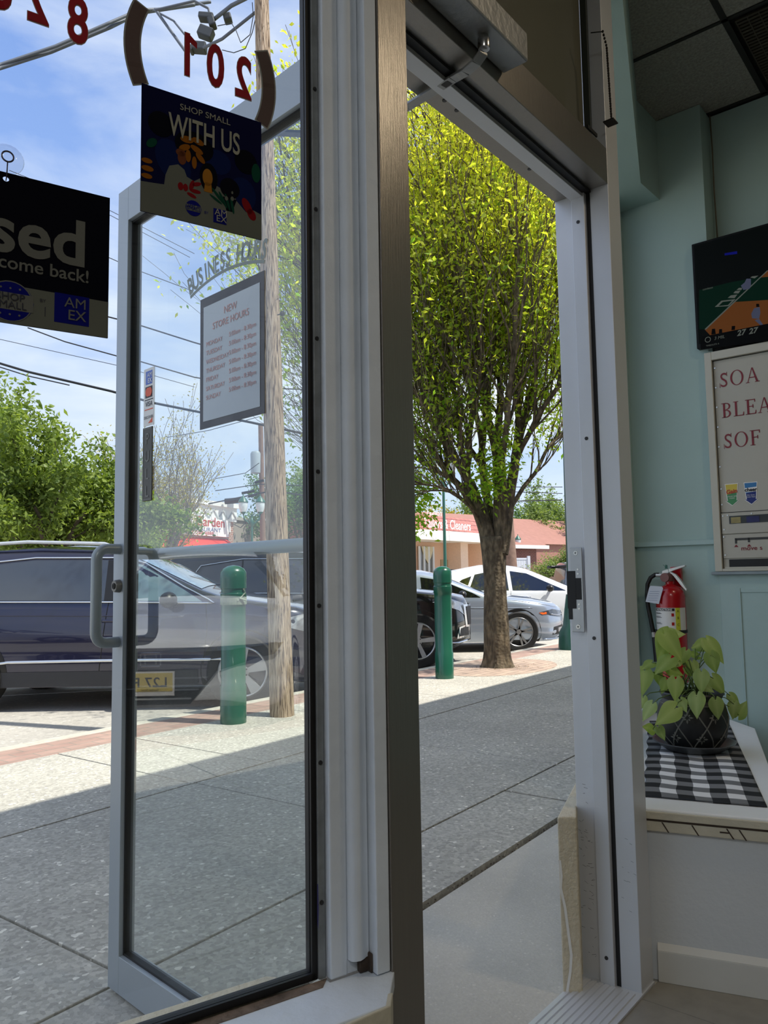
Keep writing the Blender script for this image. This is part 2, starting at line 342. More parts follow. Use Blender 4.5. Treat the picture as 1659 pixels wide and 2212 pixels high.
# scratches and a dent as small worn marks
SCR = mat('scratch_grey', (96, 100, 106), .6, .3, .2)
mb = MB()
rs = random.Random(2)
for i in range(46):
    y = rs.uniform(.125, .163); z = rs.choice([rs.uniform(.18, .40), rs.uniform(.05, .55)]); l = rs.uniform(.003, .013); dz = rs.uniform(-.006, .006)
    mb.add([(W0-.0003, y, z), (W0-.0003, y-l, z+dz), (W0-.0003, y-l, z+dz+.0008), (W0-.0003, y, z+.001)], [(0, 1, 2, 3)])
for i in range(10):
    y = rs.uniform(.005, .05); z = rs.uniform(.2, .4); l = rs.uniform(.003, .01)
    mb.add([(W0-.0003, y, z), (W0-.0003, y-l, z-.002), (W0-.0003, y-l, z-.0012), (W0-.0003, y, z+.0008)], [(0, 1, 2, 3)])
mb.build('scuff_mark', SCR, parent=trim2)
# header
mb = MB(); mb.box(0, W0, 0, .165, 2.19, 2.295)
hd = struct(mb.build('trim_3', ALU, fr=D, bevel=.0015), 'aluminium door header crossing above the open doorway', 'door header')
mb = MB(); mb.box(0, W0, .072, .110, 2.172, 2.19); mb.build('door_stop', ALUD, parent=hd, bevel=.001)
mb = MB(); mb.box(0, W0, .052, .072, 2.182, 2.1895); mb.build('weather_strip', BLACK, parent=hd)
mb = MB()
for x in (.31, .36, .71): mb.lathe([(.0015, -.002), (.0055, -.0018), (.006, 0)], (x, .128, 2.19), 14, 'z')
mb.build('screw', mat('dark_screw', (70, 70, 70)), parent=hd)
mb = MB(); mb.box(0, W0, .02, .145, 3.17, 3.3); mb.build('top_rail', ALU, parent=hd)
mb = MB(); mb.box(.012, W0-.012, .060, .068, 2.30, 3.18)
TR = mat('transom_backing', (92, 92, 76), .5, 0, .06, 2, coat=.3)
o = mb.build('transom_panel', TR, parent=hd)
mb = MB(); mb.box(.0, W0, .04, .058, 2.295, 2.318); mb.box(W0-.012, W0, .04, .058, 2.295, 3.18); mb.build('glazing_gasket', mat('gasket_green', (46, 52, 46), .5), parent=hd)
mb = MB(); mb.box(.80, .86, -.004, .0, 2.296, 2.306); mb.build('latch_tab', BLACK, parent=hd)
# threshold
mb = MB(); mb.box(.0, W0+.08, -.004, .165, 0, .006)
th = struct(mb.build('trim_4', ALUD, fr=D), 'ribbed aluminium threshold plate at the bottom of the doorway', 'threshold')
mb = MB()
for i in range(9):
    y = .010+i*.0172; mb.prism([(y, .006), (y+.014, .006), (y+.0125, .0095), (y+.0015, .0095)], .0, W0-.016, 'x')
mb.build('rib', ALUD, parent=th)
mb = MB(); mb.lathe([(.006, 0), (.006, .001)], (.66, .07, .0096), 14); mb.build('screw_hole', BLACK, parent=th)

# ---------------- door closer on the header
def Dp(px, py, z): q = D.g(px, py, z); return (q.x, q.y)
CLM = mat('closer_grey', (150, 152, 152), .4, .5, .08, 12, .2)
cl = frempty('door_closer', D, 'grey door closer body with bent arm under the transom', 'door closer')
pv = D.on(1045, 85, -.035)
mb = MB(); mb.box(pv.x-.16, pv.x+.135, -.066, -.002, pv.z+.008, pv.z+.075); mb.build('body', CLM, parent=cl, bevel=.004)
mb = MB(); mb.box(pv.x-.225, pv.x-.162, -.05, -.002, pv.z+.012, pv.z+.062); mb.build('bracket', mat('yellowed_plate', (150, 138, 112), .5, .3, .2), parent=cl, bevel=.002)
mb = MB()
for k in (0, 1, 2): mb.lathe([(.006, -.001), (.006, 0)], (pv.x-.212+k*.016, -.051, pv.z+.04), 10, 'y')
mb.build('mount_hole', BLACK, parent=cl)
mb = MB(); mb.lathe([(.001, -.022), (.012, -.022), (.013, -.018), (.013, 0), (.011, .004), (.009, .012)], (pv.x, -.035, pv.z), 24); mb.build('spindle', STEEL, parent=cl, smooth='auto')
e0 = D.on(880, 236, .12)
tgt = DR.on(565, 285, .05); tw = DR.w(tgt.x, .05, tgt.z); tl = D.loc(tw)
A = D.on(1045, 113, -.035); A1 = D.on(1030, 134, -.015); A2 = D.on(1006, 155, .02); B = D.on(979, 170, .055); Cc = D.on(880, 231, .20); E1 = D.on(762, 294, .42); Dd = Vector((tl.x, tl.y, tl.z))
mb = MB()
pts = [A, A1, A2, B, Cc, E1, Dd]
for a, b in zip(pts[:-1], pts[1:]):
    t = (b-a).normalized(); s = t.cross(Vector((0, 0, 1))).normalized()*.012; h = Vector((0, 0, .0035))
    mb.add([a-s-h, a+s-h, b+s-h, b-s-h, a-s+h, a+s+h, b+s+h, b-s+h], [(0, 3, 2, 1), (4, 5, 6, 7), (0, 1, 5, 4), (1, 2, 6, 5), (2, 3, 7, 6), (3, 0, 4, 7)])
mb.build('arm', CLM, parent=cl, bevel=.0015)
mb = MB(); t = (Cc-B).normalized(); s = t.cross(Vector((0, 0, 1)))*.008; p = B+t*.01+Vector((0, 0, -.0042))
mb.add([p-s, p+s, p+s+t*.02, p-s+t*.02], [(0, 1, 2, 3)]); mb.build('arm_slot', BLACK, parent=cl)
# chain with a small plate hanging at the right post
ch = frempty('transom_chain', D, 'dark beaded pull chain with a small drilled plate beside the transom', 'chain')
mb = MB(); zt = D.on(1302, 68, -.03); zb = D.on(1321, 262, -.03)
n = 34
for i in range(n+1):
    t = i/n; x = zt.x+(zb.x-zt.x)*min(1, t*5 if t < .12 else .6+.4*t); z = zt.z+(zb.z-zt.z)*t
    mb.ball((x, -.03, z), .0032, 8, (1, 1, 1.35))
    if i % 2: mb.ball((x+.0035, -.03, z), .0022, 6)
mb.tube([(zt.x-.012, .0, zt.z+.004), (zt.x, -.03, zt.z)], .0015, 6)
mb.build('chain', mat('dark_chain', (34, 30, 27), .6, .4), parent=ch, smooth=True)
mb = MB(); mb.box(zb.x-.017, zb.x+.017, -.042, -.012, zb.z-.004, zb.z-.001); mb.box(zb.x-.004, zb.x+.004, -.031, -.029, zb.z-.002, zb.z+.008); mb.build('plate', mat('dark_chain', (34, 30, 27)), parent=ch)

# ============================================================ OPEN DOOR LEAF (frame DR; y=0 is its street face)
dw, dt = .955, .045
zb0, zt0 = -.002+.012, 2.22
door = frempty('door_1', DR, 'aluminium framed glass shop door standing open behind the window', 'door', kind='structure')
mb = MB(); mb.box(0, .059, 0, dt, zb0, zt0); lockst = mb.build('lock_stile', DOORALU, parent=door, bevel=.0012)
mb = MB(); mb.box(dw-.059, dw, 0, dt, zb0, zt0); mb.build('hinge_stile', DOORALU, parent=door, bevel=.0012)
mb = MB(); mb.box(.059, dw-.059, 0, dt, zt0-.1, zt0); mb.build('top_rail', DOORALU, parent=door, bevel=.0012)
mb = MB(); mb.box(.059, dw-.059, 0, dt, zb0, .105); mb.build('bottom_rail', DOORALU, parent=door, bevel=.0012)
mb = MB(); mb.box(.0591, .064, .012, .034, .105, zt0-.1); mb.box(dw-.064, dw-.0591, .012, .034, .105, zt0-.1); mb.box(.059, dw-.059, .012, .034, .1051, .111); mb.box(.059, dw-.059, .012, .034, zt0-.106, zt0-.1001)
mb.build('glass_gasket', BLACK, parent=door)
DG = glass('door_glass', (.93, .96, .955), 1.95, .05)
mb = MB(); mb.box(.062, dw-.062, .020, .026, .108, zt0-.103); mb.build('glass_pane', DG, parent=door)
PAINTB = mat('silver_grey_paint', (150, 158, 160), .35, .3, .04, 8)
mb = MB(); mb.tube([(.05, .12, 1.168), (dw-.05, .12, 1.168)], .0165, 16); mb.tube([(.052, .12, 1.168), (.03, .10, 1.168), (.03, .04, 1.168)], .0165, 14); mb.tube([(dw-.05, .12, 1.168), (dw-.03, .10, 1.168), (dw-.03, .04, 1.168)], .0165, 14)
mb.build('push_bar', PAINTB, parent=door, smooth='auto')
zh0, zh1 = .925, 1.180
off = -.062
mb = MB(); hp = []
hp.append((.034, 0, zh1)); hp.append((.034, off*.6, zh1))
for k in range(1, 6): a = pi/2*k/5; hp.append((.034, off*.6-.028*sin(a), zh1-.028*(1-cos(a))))
for k in range(0, 5): a = pi/2*k/5; hp.append((.034, off*.6-.028*cos(a), zh0+.028*(1-sin(a))))
hp += [(.034, off*.6, zh0), (.034, 0, zh0)]
mb.tube(hp, .0145, 18); mb.build('pull_handle', PAINTB, parent=door, smooth='auto')
mb = MB(); mb.lathe([(.001, -.016), (.015, -.016), (.017, -.013), (.018, 0)], (.036, 0, 1.078), 24, 'y'); lk = mb.build('lock_cylinder', mat('lock_brass_grey', (120, 118, 112), .4, .7), parent=door, smooth='auto')
mb = MB(); mb.lathe([(.001, -.0185), (.008, -.0185), (.009, -.016)], (.036, 0, 1.078), 20, 'y'); mb.box(.0353, .0367, -.0195, -.0184, 1.073, 1.083); mb.build('keyway', mat('key_dark', (40, 38, 36), .5, .5), parent=lk)
# frosted words on the glass
FROST = mat('frosted_vinyl', (150, 160, 158), .8, 0, .05); FROST.diffuse_color = (1, 1, 1, 1)
wa = 'BUSINESS HOURS'; mb = MB()
xc, zc, R = .515, 1.36, .50
for i, ch_ in enumerate(wa):
    a = (i-(len(wa)-1)/2)*.0465; 
    mb.text(ch_, xc+R*sin(a), zc+R*cos(a)-.012, .064, .0195, sx=.66, bold=.028 if ch_ not in 'NE' else .015, rot=-a)
mb.ring(xc, zc, R-.022, R-.014, .0190, .0195, pi/2-.33, pi/2+.33, 20)
mb.build('frosted_lettering', FROST, parent=door)

# hours sign, card stickers, pull sign : stuck on the door glass
yf = .019
hs = frempty('hours_sign', DR, 'white store hours sheet with faded red writing in a dark border on the door', 'hours sign')
x0, x1, z0, z1 = .408, .672, 1.463, 1.795
mb = MB(); mb.box(x0, x1, yf-.0012, yf, z0, z1); mb.build('border', mat('sign_border', (74, 72, 72), .25, 0, .4, 14), parent=hs)
mb = MB(); mb.box(x0+.016, x1-.016, yf-.0022, yf-.0012, z0+.018, z1-.024); mb.build('sheet', mat('hours_paper', (188, 198, 204), .25, 0, .04, 5), parent=hs)
mb = MB(); RT = mat('faded_red_ink', (208, 164, 160), .6)
mb.text('NEW', .54, 1.733, .026, yf-.0024, sx=.9); mb.text('STORE HOURS', .54, 1.705, .024, yf-.0024, sx=.95)
for i, (d_, h_) in enumerate((('MONDAY', '5:00am - 8:30pm'), ('TUESDAY', '5:00am - 8:30pm'), ('WEDNESDAY', '5:00am - 8:30pm'), ('THURSDAY', '5:00am - 8:30pm'), ('FRIDAY', '5:00am - 8:30pm'), ('SATURDAY', '5:00am - 8:30pm'), ('SUNDAY', '5:00am - 8:30pm'))):
    z = 1.668-i*.0225; mb.text(d_, .437, z, .016, yf-.0024, align='LEFT'); mb.text(h_, .643, z+.003, .016, yf-.0024, align='RIGHT')
mb.build('lettering', RT, parent=hs)
cs = frempty('card_sticker', DR, 'white strip sticker with four payment card marks above the pull sign', 'sticker')
cx0, cx1 = .127, .183
mb = MB(); mb.box(cx0, cx1, yf-.001, yf, 1.512, 1.672); mb.build('backing', WPLAST, parent=cs)
BLU = flat('logo_blue', (96, 124, 205)); mb = MB(); mb.box(cx0+.011, cx1-.011, yf-.0016, yf-.001, 1.627, 1.664); mb.build('blue_square', BLU, parent=cs)
mb = MB(); mb.text('AM', .160, 1.647, .018, yf-.0018); mb.text('EX', .161, 1.631, .018, yf-.0018, bold=.015); mb.build('lettering', WPLAST, parent=cs)
mb = MB(); mb.cur = 0; mb.box(cx0+.009, cx1-.010, yf-.0016, yf-.001, 1.590, 1.621); mb.build('card_panel', flat('panel_dark', (58, 48, 52)), parent=cs)
mb = MB(); mb.ell(.150, 1.6055, .012, .0125, yf-.0022, yf-.0016); mb.ell(.160, 1.6055, .012, .0125, yf-.0024, yf-.0018); mb.build('twin_discs', flat('disc_orange', (226, 96, 62)), parent=cs)
mb = MB(); mb.text('VISA', .155, 1.566, .019, yf-.0014, bold=.01, shear=.2); mb.text('DISCOVER', .155, 1.532, .0105, yf-.0014, bold=.01); mb.box(cx0+.006, cx1-.006, yf-.0016, yf-.001, 1.583, 1.5855); mb.build('lettering', flat('ink_dark', (44, 44, 56)), parent=cs)
mb = MB(); mb.box(cx0+.006, cx1-.006, yf-.0016, yf-.001, 1.556, 1.5585); mb.prism([(cx1-.03, 1.519), (cx1-.008, 1.519), (cx1-.008, 1.533)], yf-.0016, yf-.001); mb.build('orange_mark', flat('disc_orange', (226, 96, 62)), parent=cs)
ps = frempty('pull_sign', DR, 'dark vertical sign reading PULL at the edge of the door glass', 'sign')
mb = MB(); mb.box(.127, .178, yf-.003, yf, 1.306, 1.508); mb.build('plate', mat('bronze_plate', (78, 76, 70), .5, .2), parent=ps, bevel=.001)
mb = MB()
for x_a, x_b, z_a, z_b in ((.129, .131, 1.309, 1.505), (.174, .176, 1.309, 1.505), (.129, .176, 1.309, 1.311), (.129, .176, 1.503, 1.505)): mb.box(x_a, x_b, yf-.0036, yf-.003, z_a, z_b)
for i, c_ in enumerate('PULL'): mb.text(c_, .153, 1.461-i*.048, .044, yf-.0032, sx=.8)
mb.build('lettering', mat('sign_grey', (128, 128, 122), .6), parent=ps)

# ============================================================ LEFT WINDOW (frame W)
GL = glass('window_glass', (.975, .985, .98), 1.5)
mb = MB(); mb.box(-1.7, .004, 0, .006, .452, 2.75)
win = struct(mb.build('window_1', GL, fr=Wf), 'large shop window on the left with red phone digits', 'window')
mb = MB(); mb.box(-.006, .0035, -.006, -.0005, .452, 2.75); mb.box(-1.7, .0, -.006, -.0005, .452, .463); mb.box(-.004, .006, .0065, .02, .452, 2.75); mb.box(-1.7, .0, .0065, .02, .445, .46)
mb.build('window_gasket', BLACK, parent=win)
mb = MB(); mb.box(.004, .0165, -.010, .02, .452, 2.8); wst = mb.build('glazing_strip', mat('worn_strip', (128, 132, 132), .5, .1, .25, 25, .3), parent=win, bevel=.001)
for z in (.57, .79, 1.045, 1.27, 1.50, 1.73, 1.95): mb = MB(); mb.lathe([(.001, -.002), (.0035, -.0018), (.0038, 0)], (.0095, -.010, z), 10, 'y'); mb.build('screw', mat('dark_screw', (70, 70, 70)), parent=wst)
mb = MB(); mb.box(.0165, .0185, -.006, .02, .452, 2.8); mb.build('joint_line', BLACK, parent=win)
mb = MB(); mb.box(.0188, .050, -.022, .02, .452, 2.8); mb.build('flat_casing', WHITEP, parent=win, bevel=.0025)
mb = MB(); mb.box(.0503, .088, -.018, .03, .452, 2.8); 
prof = [(.0505, -.018), (.052, -.030), (.057, -.035), (.066, -.037), (.074, -.034), (.081, -.030), (.085, -.030), (.087, -.018)]
mb.prism(prof, .475, 2.8, 'z'); mb.build('moulding', WHITEP, parent=win, smooth='auto')
mb = MB(); mb.box(.0875, .113, -.0515, .03, .452, 2.9); mb.build('corner_board', WHITEP, parent=win, bevel=.002)
mb = MB(); mb.box(.083, .0875, -.040, -.02, .452, .482); mb.box(.068, .0872, -.0305, -.0200, .452, .474); mb.build('rotted_gap', DARKW, parent=win, bevel=.003)
mb = MB(); mb.prism([(.002, .60), (.0035, .60), (.0042, .56), (.003, .53), (.0015, .54)], -.0103, -.0101); mb.build('blue_tape', flat('blue_paint', (62, 62, 120)), parent=win)
# sill board
mb = MB(); mb.prism([(-1.7, -.012), (.018, -.012), (.018, -.021), (.12, -.021), (.12, -.052), (.078, -.104), (.055, -.128), (-1.7, -.150)], .424, .450, 'z')
sill = mb.build('window_sill', WHITEP, parent=win, bevel=.002)
mb = MB(); mb.prism([(-1.7, -.010), (.018, -.010), (.0, -.030), (-1.7, -.038)], .4501, .4512, 'z'); mb.build('peeling_edge', mat('peeling_paint', (112, 96, 82), .8, 0, .5, 35, .6, 60), parent=sill)
mb = MB(); mb.prism([(.074, -.102), (.053, -.1285), (-.06, -.136), (-.20, -.142), (-.20, -.1455), (-.05, -.142), (.06, -.133), (.083, -.104)], .405, .4505, 'z'); mb.build('chipped_edge', CREAM, parent=sill, bevel=.002)
mb = MB(); mb.box(-1.7, .06, -.10, -.08, -.0, .424); mb.build('apron_board', WHITEP, parent=win)
# outside masonry sill
BEIGE = mat('beige_stucco', (206, 196, 172), .85, 0, .08, 30, .5, 90)
mb = MB(); mb.prism([(-1.7, .02), (-.06, .02), (-.048, .028), (-.046, .040), (-.06, .052), (-1.7, .058)], -.0, .452, 'z'); mb.box(-1.7, .0, .008, .02, 0, .44)
struct(mb.build('trim_5', BEIGE, fr=Wf, bevel=.003), 'beige stucco ledge outside the left window', 'ledge')
# phone number lettering on the glass, read from the street
RED = mat('red_vinyl', (150, 16, 30), .6, spec=.15); OUT = mat('pale_vinyl_edge', (190, 170, 160), .6)
chars = [('2', -.117, 1.938), ('0', -.166, 1.941), ('1', -.214, 1.943), ('8', -.382, 1.934), ('2', -.437, 1.944), ('8', -.487, 1.946)]
for c_, x, z in chars:
    mb = MB(); mb.text(c_, x, z-.036, .102, .0078, sx=.60, mirror=True, both=True, bold=.016)
    if c_ == '1': mb.prism([(x+.002, z+.035), (x+.016, z+.024), (x+.016, z+.014), (x+.002, z+.022)], .0070, .0078)
    dg_ = mb.build('digit', RED, parent=win)
    mb = MB(); mb.text(c_, x, z-.036, .102, .0088, sx=.60, mirror=True, both=True, bold=.030); mb.build('digit_outline', OUT, parent=dg_)
for sx_, xx in ((1, -.0705), (-1, -.302)):
    mb = MB(); mb.ring(xx-sx_*.165, 1.930, .154, .176, .0066, .0074, -.405, .405, 14, sx_); bk0 = mb.build('bracket_mark', mat('brown_vinyl', (92, 74, 70), .7, spec=.1), parent=win)
    mb = MB(); mb.ring(xx-sx_*.165, 1.930, .1515, .1785, .0070, .0076, -.42, .42, 14, sx_); mb.build('bracket_outline', mat('grey_vinyl_edge', (140, 138, 130), .6), parent=bk0)

# ---------------- posters on the window
POSB = mat('poster_navy', (6, 8, 44), .85, spec=.08); POSW = mat('poster_cream', (92, 94, 84), .85, spec=.08); POSN = mat('poster_near_black', (3, 4, 14), .85, spec=.08)
po = frempty('shop_small_poster', Wf, 'dark blue poster reading SHOP SMALL WITH US hanging on the window', 'poster')
X0, X1, Z0, Z1 = -.290, -.0905, 1.653, 1.858; y = -.006
mb = MB(); mb.box(X0, X1, y, y+.002, Z0, Z1); mb.build('sheet', POSB, parent=po)
def pm_(u, v): return X0+(X1-X0)*u, Z0+(Z1-Z0)*v
def shape(parent, name, m, items, lift):
    for it in items:
        mb = MB()
        if it[0] == 'e': x_, z_ = pm_(it[1], it[2]); mb.ell(x_, z_, it[3]*(X1-X0), it[4]*(Z1-Z0), y-lift, y-lift+.0003, it[5] if len(it) > 5 else 0)
        else: mb.prism([pm_(*q) for q in it[1]], y-lift, y-lift+.0003)
        o = mb.build(name, m, parent=parent)
    return o
shape(po, 'cream_band', POSW, [('p', [(0, 0), (1, 0), (1, .21), (.93, .23), (.86, .2), (.78, .27), (.74, .34), (.68, .33), (.58, .36), (.55, .42), (.50, .40), (.42, .34), (.36, .36), (.34, .41), (.29, .44), (.22, .41), (.19, .33), (.18, .25), (.1, .24), (0, .23)])], .0003)
shape(po, 'blue_shape', mat('poster_mid_blue', (6, 20, 60), .85, spec=.08), [('e', .25, .45, .13, .18, .5), ('e', .83, .34, .12, .14), ('e', .62, .55, .11, .10)], .0002)
shape(po, 'dark_shape', POSN, [('e', .42, .62, .16, .12), ('e', .54, .40, .075, .12), ('e', .72, .36, .085, .085), ('p', [(.66, .28), (.78, .28), (.74, .17), (.69, .17)]), ('e', .86, .62, .1, .1), ('e', .15, .72, .1, .1)], .00045)
shape(po, 'leaf_gold', mat('poster_gold', (120, 70, 12), .85, spec=.08), [('e', .36, .66, .055, .028, .1), ('e', .45, .67, .05, .025, -.3), ('e', .34, .59, .05, .024, .5), ('e', .44, .60, .055, .024, -.4), ('e', .37, .53, .022, .05), ('e', .47, .54, .05, .022, -.8), ('e', .42, .49, .02, .05), ('e', .045, .40, .042, .02), ('e', .05, .34, .047, .022), ('e', .045, .28, .042, .02)], .0006)
shape(po, 'face_tan', mat('poster_skin', (140, 92, 28), .85, spec=.08), [('e', .53, .40, .042, .07), ('p', [(.51, .36), (.56, .36), (.57, .28), (.50, .28)])], .0007)
shape(po, 'face_brown', mat('poster_brown', (92, 50, 30), .85, spec=.08), [('e', .32, .50, .035, .055), ('e', .31, .54, .04, .03)], .0006)
shape(po, 'leaf_red', mat('poster_red', (110, 14, 18), .85, spec=.08), [('e', .31, .27, .022, .032), ('e', .35, .27, .02, .03), ('e', .40, .30, .018, .045, -.3), ('e', .44, .32, .04, .016, .4), ('e', .43, .26, .045, .016), ('e', .40, .22, .04, .015, -.3), ('e', .87, .25, .035, .07, .5), ('e', .91, .19, .035, .05, .5)], .0006)
shape(po, 'leaf_green', mat('poster_green', (6, 56, 40), .85, spec=.08), [('e', .62, .27, .012, .075, .75), ('e', .66, .25, .012, .07, .5), ('e', .70, .24, .012, .07, .3), ('e', .74, .22, .012, .065, .2), ('e', .60, .24, .06, .010, -.5), ('e', .95, .55, .04, .08), ('e', .08, .55, .05, .03, .8)], .0008)
shape(po, 'earring', POSW, [('e', .69, .27, .014, .018), ('e', .74, .28, .014, .018), ('e', .74, .33, .008, .012)], .0009)
shape(po, 'logo_square', mat('poster_logo_blue', (8, 14, 96), .85, spec=.08), [('p', [(.58, .05), (.69, .05), (.69, .165), (.58, .165)]), ('e', .415, .12, .064, .062)], .0008)
shape(po, 'logo_band', POSW, [('p', [(.357, .095), (.473, .095), (.473, .145), (.357, .145)])], .0011)
mb = MB(); mb.text('SHOP', *pm_(.415, .122), .0088, y-.0014); mb.text('SMALL', *pm_(.415, .100), .0082, y-.0014); mb.text('BY', *pm_(.52, .1), .006, y-.0005); mb.build('logo_text', mat('poster_logo_blue', (8, 14, 96), .85, spec=.08), parent=po)
mb = MB(); x_, z_ = pm_(.52, .72); mb.text('SHOP SMALL', *pm_(.51, .885), .0145, y-.0006, wid=.084); mb.text('WITH US', *pm_(.508, .658), .052, y-.0011, wid=.119, bold=.012); mb.text('AM', *pm_(.642, .112), .015, y-.0012); mb.text('EX', *pm_(.645, .062), .015, y-.0012)
mb.build('lettering', mat('poster_letter', (140, 138, 122), .85, spec=.08), parent=po)
# closed sign
cz = frempty('closed_sign', Wf, 'dark hanging sign with sed please come back in grey letters', 'sign')
X0, X1, Z0, Z1 = -.62, -.335, 1.447, 1.661; y = -.006
mb = MB(); q = MB()
hx, hz, hr = -.475, 1.652, .0052
bm_ = [(X0, Z0), (X1-.004, Z0), (X1, Z0+.004), (X1, Z1-.004), (X1-.004, Z1), (X0, Z1)]
mb.box(X0, X1, y, y+.003, Z0, hz-hr); mb.box(X0, hx-hr, y, y+.003, hz-hr, hz+hr); mb.box(hx+hr, X1, y, y+.003, hz-hr, hz+hr); mb.box(X0, X1, y, y+.003, hz+hr, Z1)
mb.ring(hx, hz, hr*.8, hr*1.5, y-.0004, y+.0034)
mb.build('board', mat('sign_black_navy', (3, 4, 14), .85, spec=.08), parent=cz)
mb = MB(); mb.box(X0, X1, y-.0004, y, Z0, Z0+.054); mb.build('lower_band', POSW, parent=cz)
mb = MB(); mb.text('Closed', -.366, 1.548, .095, y-.0003, align='RIGHT', bold=.022); mb.text('Please come back!', -.362, 1.524, .026, y-.0003, align='RIGHT', bold=.012)
mb.build('lettering', mat('sign_letter_grey', (96, 96, 89), .85, spec=.08), parent=cz)
mb = MB(); mb.box(-.409, -.362, y-.0008, y-.0003, 1.459, 1.502); mb.ell(-.466, 1.478, .030, .028, y-.0007, y-.0003, n=32); mb.build('logo_mark', mat('poster_logo_blue', (8, 14, 96), .85, spec=.08), parent=cz)
mb = MB(); mb.box(-.4955, -.4365, y-.0010, y-.0006, 1.466, 1.490); mb.ring(-.466, 1.478, .0275, .0290, y-.0009, y-.0006); mb.text('AM', -.381, 1.483, .021, y-.0012); mb.text('EX', -.379, 1.465, .021, y-.0012, bold=.006)
for sx_ in (-.012, 0, .012):
    for dz_ in (.0185, -.0185): mb.ell(-.466+sx_, 1.478+dz_, .0016, .0016, y-.0010, y-.0006, n=5)
mb.build('logo_light', mat('sign_letter_grey', (96, 96, 89), .85, spec=.08), parent=cz)
mb = MB(); mb.text('SHOP', -.466, 1.4795, .0145, y-.0014, bold=.006); mb.text('SMALL', -.466, 1.4680, .0145, y-.0014); mb.text('BY', -.4245, 1.484, .007, y-.0006); mb.box(-.4215, -.4205, y-.0006, y-.0003, 1.464, 1.478); mb.build('logo_text', flat('ink_navy', (8, 10, 30)), parent=cz)
su = frempty('suction_cup', Wf, 'clear suction cup with a wire hook holding the closed sign', 'suction cup')
mb = MB(); mb.lathe([(.0225, 0), (.021, -.002), (.012, -.006), (.007, -.009)], (-.474, -.0005, 1.683), 28, 'y'); mb.build('cup', glass('cup_plastic', (.9, .92, .95), 1.45, .1), parent=su, smooth=True)
mb = MB(); pts = [(-.474+.0075*cos(a), -.009, 1.683+.0075*sin(a)) for a in [2*pi*k/20-pi/2 for k in range(21)]]; mb.tube(pts, .0012, 6); mb.tube([(-.474, -.009, 1.6755), (-.4745, -.011, 1.664), (-.4745, -.008, 1.655), (-.4745, 0, 1.652)], .0009, 6); mb.build('hook', mat('hook_wire', (74, 70, 84), .35, .7), parent=su, smooth=True)
# ============================================================ ROOM
TILE = mat('floor_tile', (138, 134, 124), .45, 0, .12, 22)
mb = MB()
t = .305
for i in range(-12, 12):
    for j in range(-20, 1):
        mb.box(i*t+.001, (i+1)*t-.001, j*t-.004+.001-t*0, (j+1)*t-.005, -.02, 0)
mb2 = MB()
fl = mb.build('floor', TILE, fr=Fr(D.w(0, -.305).x, D.w(0, -.305).y, 50.4)); struct(fl, 'worn grey speckled floor tiles inside the door', 'floor')
mb = MB(); mb.box(-4.0, 6.0, -7.0, -.001, -.10, -.004)
struct(mb.build('subfloor', mat('subfloor_dark', (70, 66, 60), .9), fr=D), 'dark seams under the floor tiles', 'floor')
# ceiling grid (frame Pf directions): tiles 2ft
CZ = 3.275
CT = mat('ceiling_tile_mineral', (158, 156, 146), .95, 0, .28, 90, 1.0, 110)
GRD = mat('dark_ceiling_grid', (30, 29, 26), .7)
q1 = Pf.loc(gnd(1565, 45, CZ)); 
mb = MB(); T = .61
gx, gy = q1.x, q1.y
for i in range(-2, 9):
    for j in range(-9, 2):
        if i == 0 and j == 0: continue
        x_0, x_1, y_0, y_1 = max(gx+i*T, -.42), gx+(i+1)*T, gy+(j)*T, min(gy+(j+1)*T, .14)
        if y_1-y_0 < .03 or x_1 < -.40: continue
        if y_0 < -1.75: x_0 = max(x_0, .06)
        if x_1-x_0 < .03: continue
        mb.box(x_0+.010, x_1-.010, y_0+.010, y_1-.010, CZ+.004, CZ+.02)
ce = struct(mb.build('ceiling', CT, fr=Pf), 'dark mottled ceiling tiles over the room', 'ceiling')
mb = MB()
for i in range(0, 10): mb.box(gx+i*T-.012, gx+i*T+.012, gy-9*T, .14, CZ, CZ+.004)
for j in range(-9, 3): mb.box(.06 if gy+j*T < -1.6 else -.4, gx+9*T, gy+j*T-.009, gy+j*T+.009, CZ, CZ+.003)
mb.build('ceiling_grid', GRD, parent=ce)
mb = MB(); mb.prism([(8, -7), (8, .6), (-.45, .6), (-.45, -.4), (-.02, -1.5), (-.02, -7)], CZ+.03, CZ+.08, 'z'); mb.build('roof_deck', GRD, parent=ce)
mb = MB()
for k in range(26): mb.box(gx+.03, gx+T-.03, gy+.03+k*.0215, gy+.042+k*.0215, CZ+.0, CZ+.006)
for k in range(14): mb.box(gx+.03+k*.042, gx+.034+k*.042, gy+.03, gy+T-.03, CZ-.001, CZ+.003)
v_ = mb.build('ceiling_vent', mat('vent_bronze', (70, 62, 50), .5, .3), fr=Pf); tag(v_, 'dark louvred ceiling vent among the mottled tiles', 'vent')
# side wall: column face y=0, recess y=.137
mb = MB(); mb.box(-.375, .018, 0, .5, 0, CZ); mb.box(.018, 6.5, .137, .5, 0, CZ)
wr = struct(mb.build('wall_right', TEAL, fr=Pf), 'teal painted side wall with a shallow column', 'wall')
# short wall turning from the column to the window
c0 = Pf.w(-.375, 0); c0l = D.loc(c0)
mb = MB(); mb.box(c0l.x-.19, c0l.x, c0l.y, c0l.y+.15, 0, CZ); struct(mb.build('wall_front', TEAL, fr=D), 'teal end wall between the window bay and the column', 'wall')
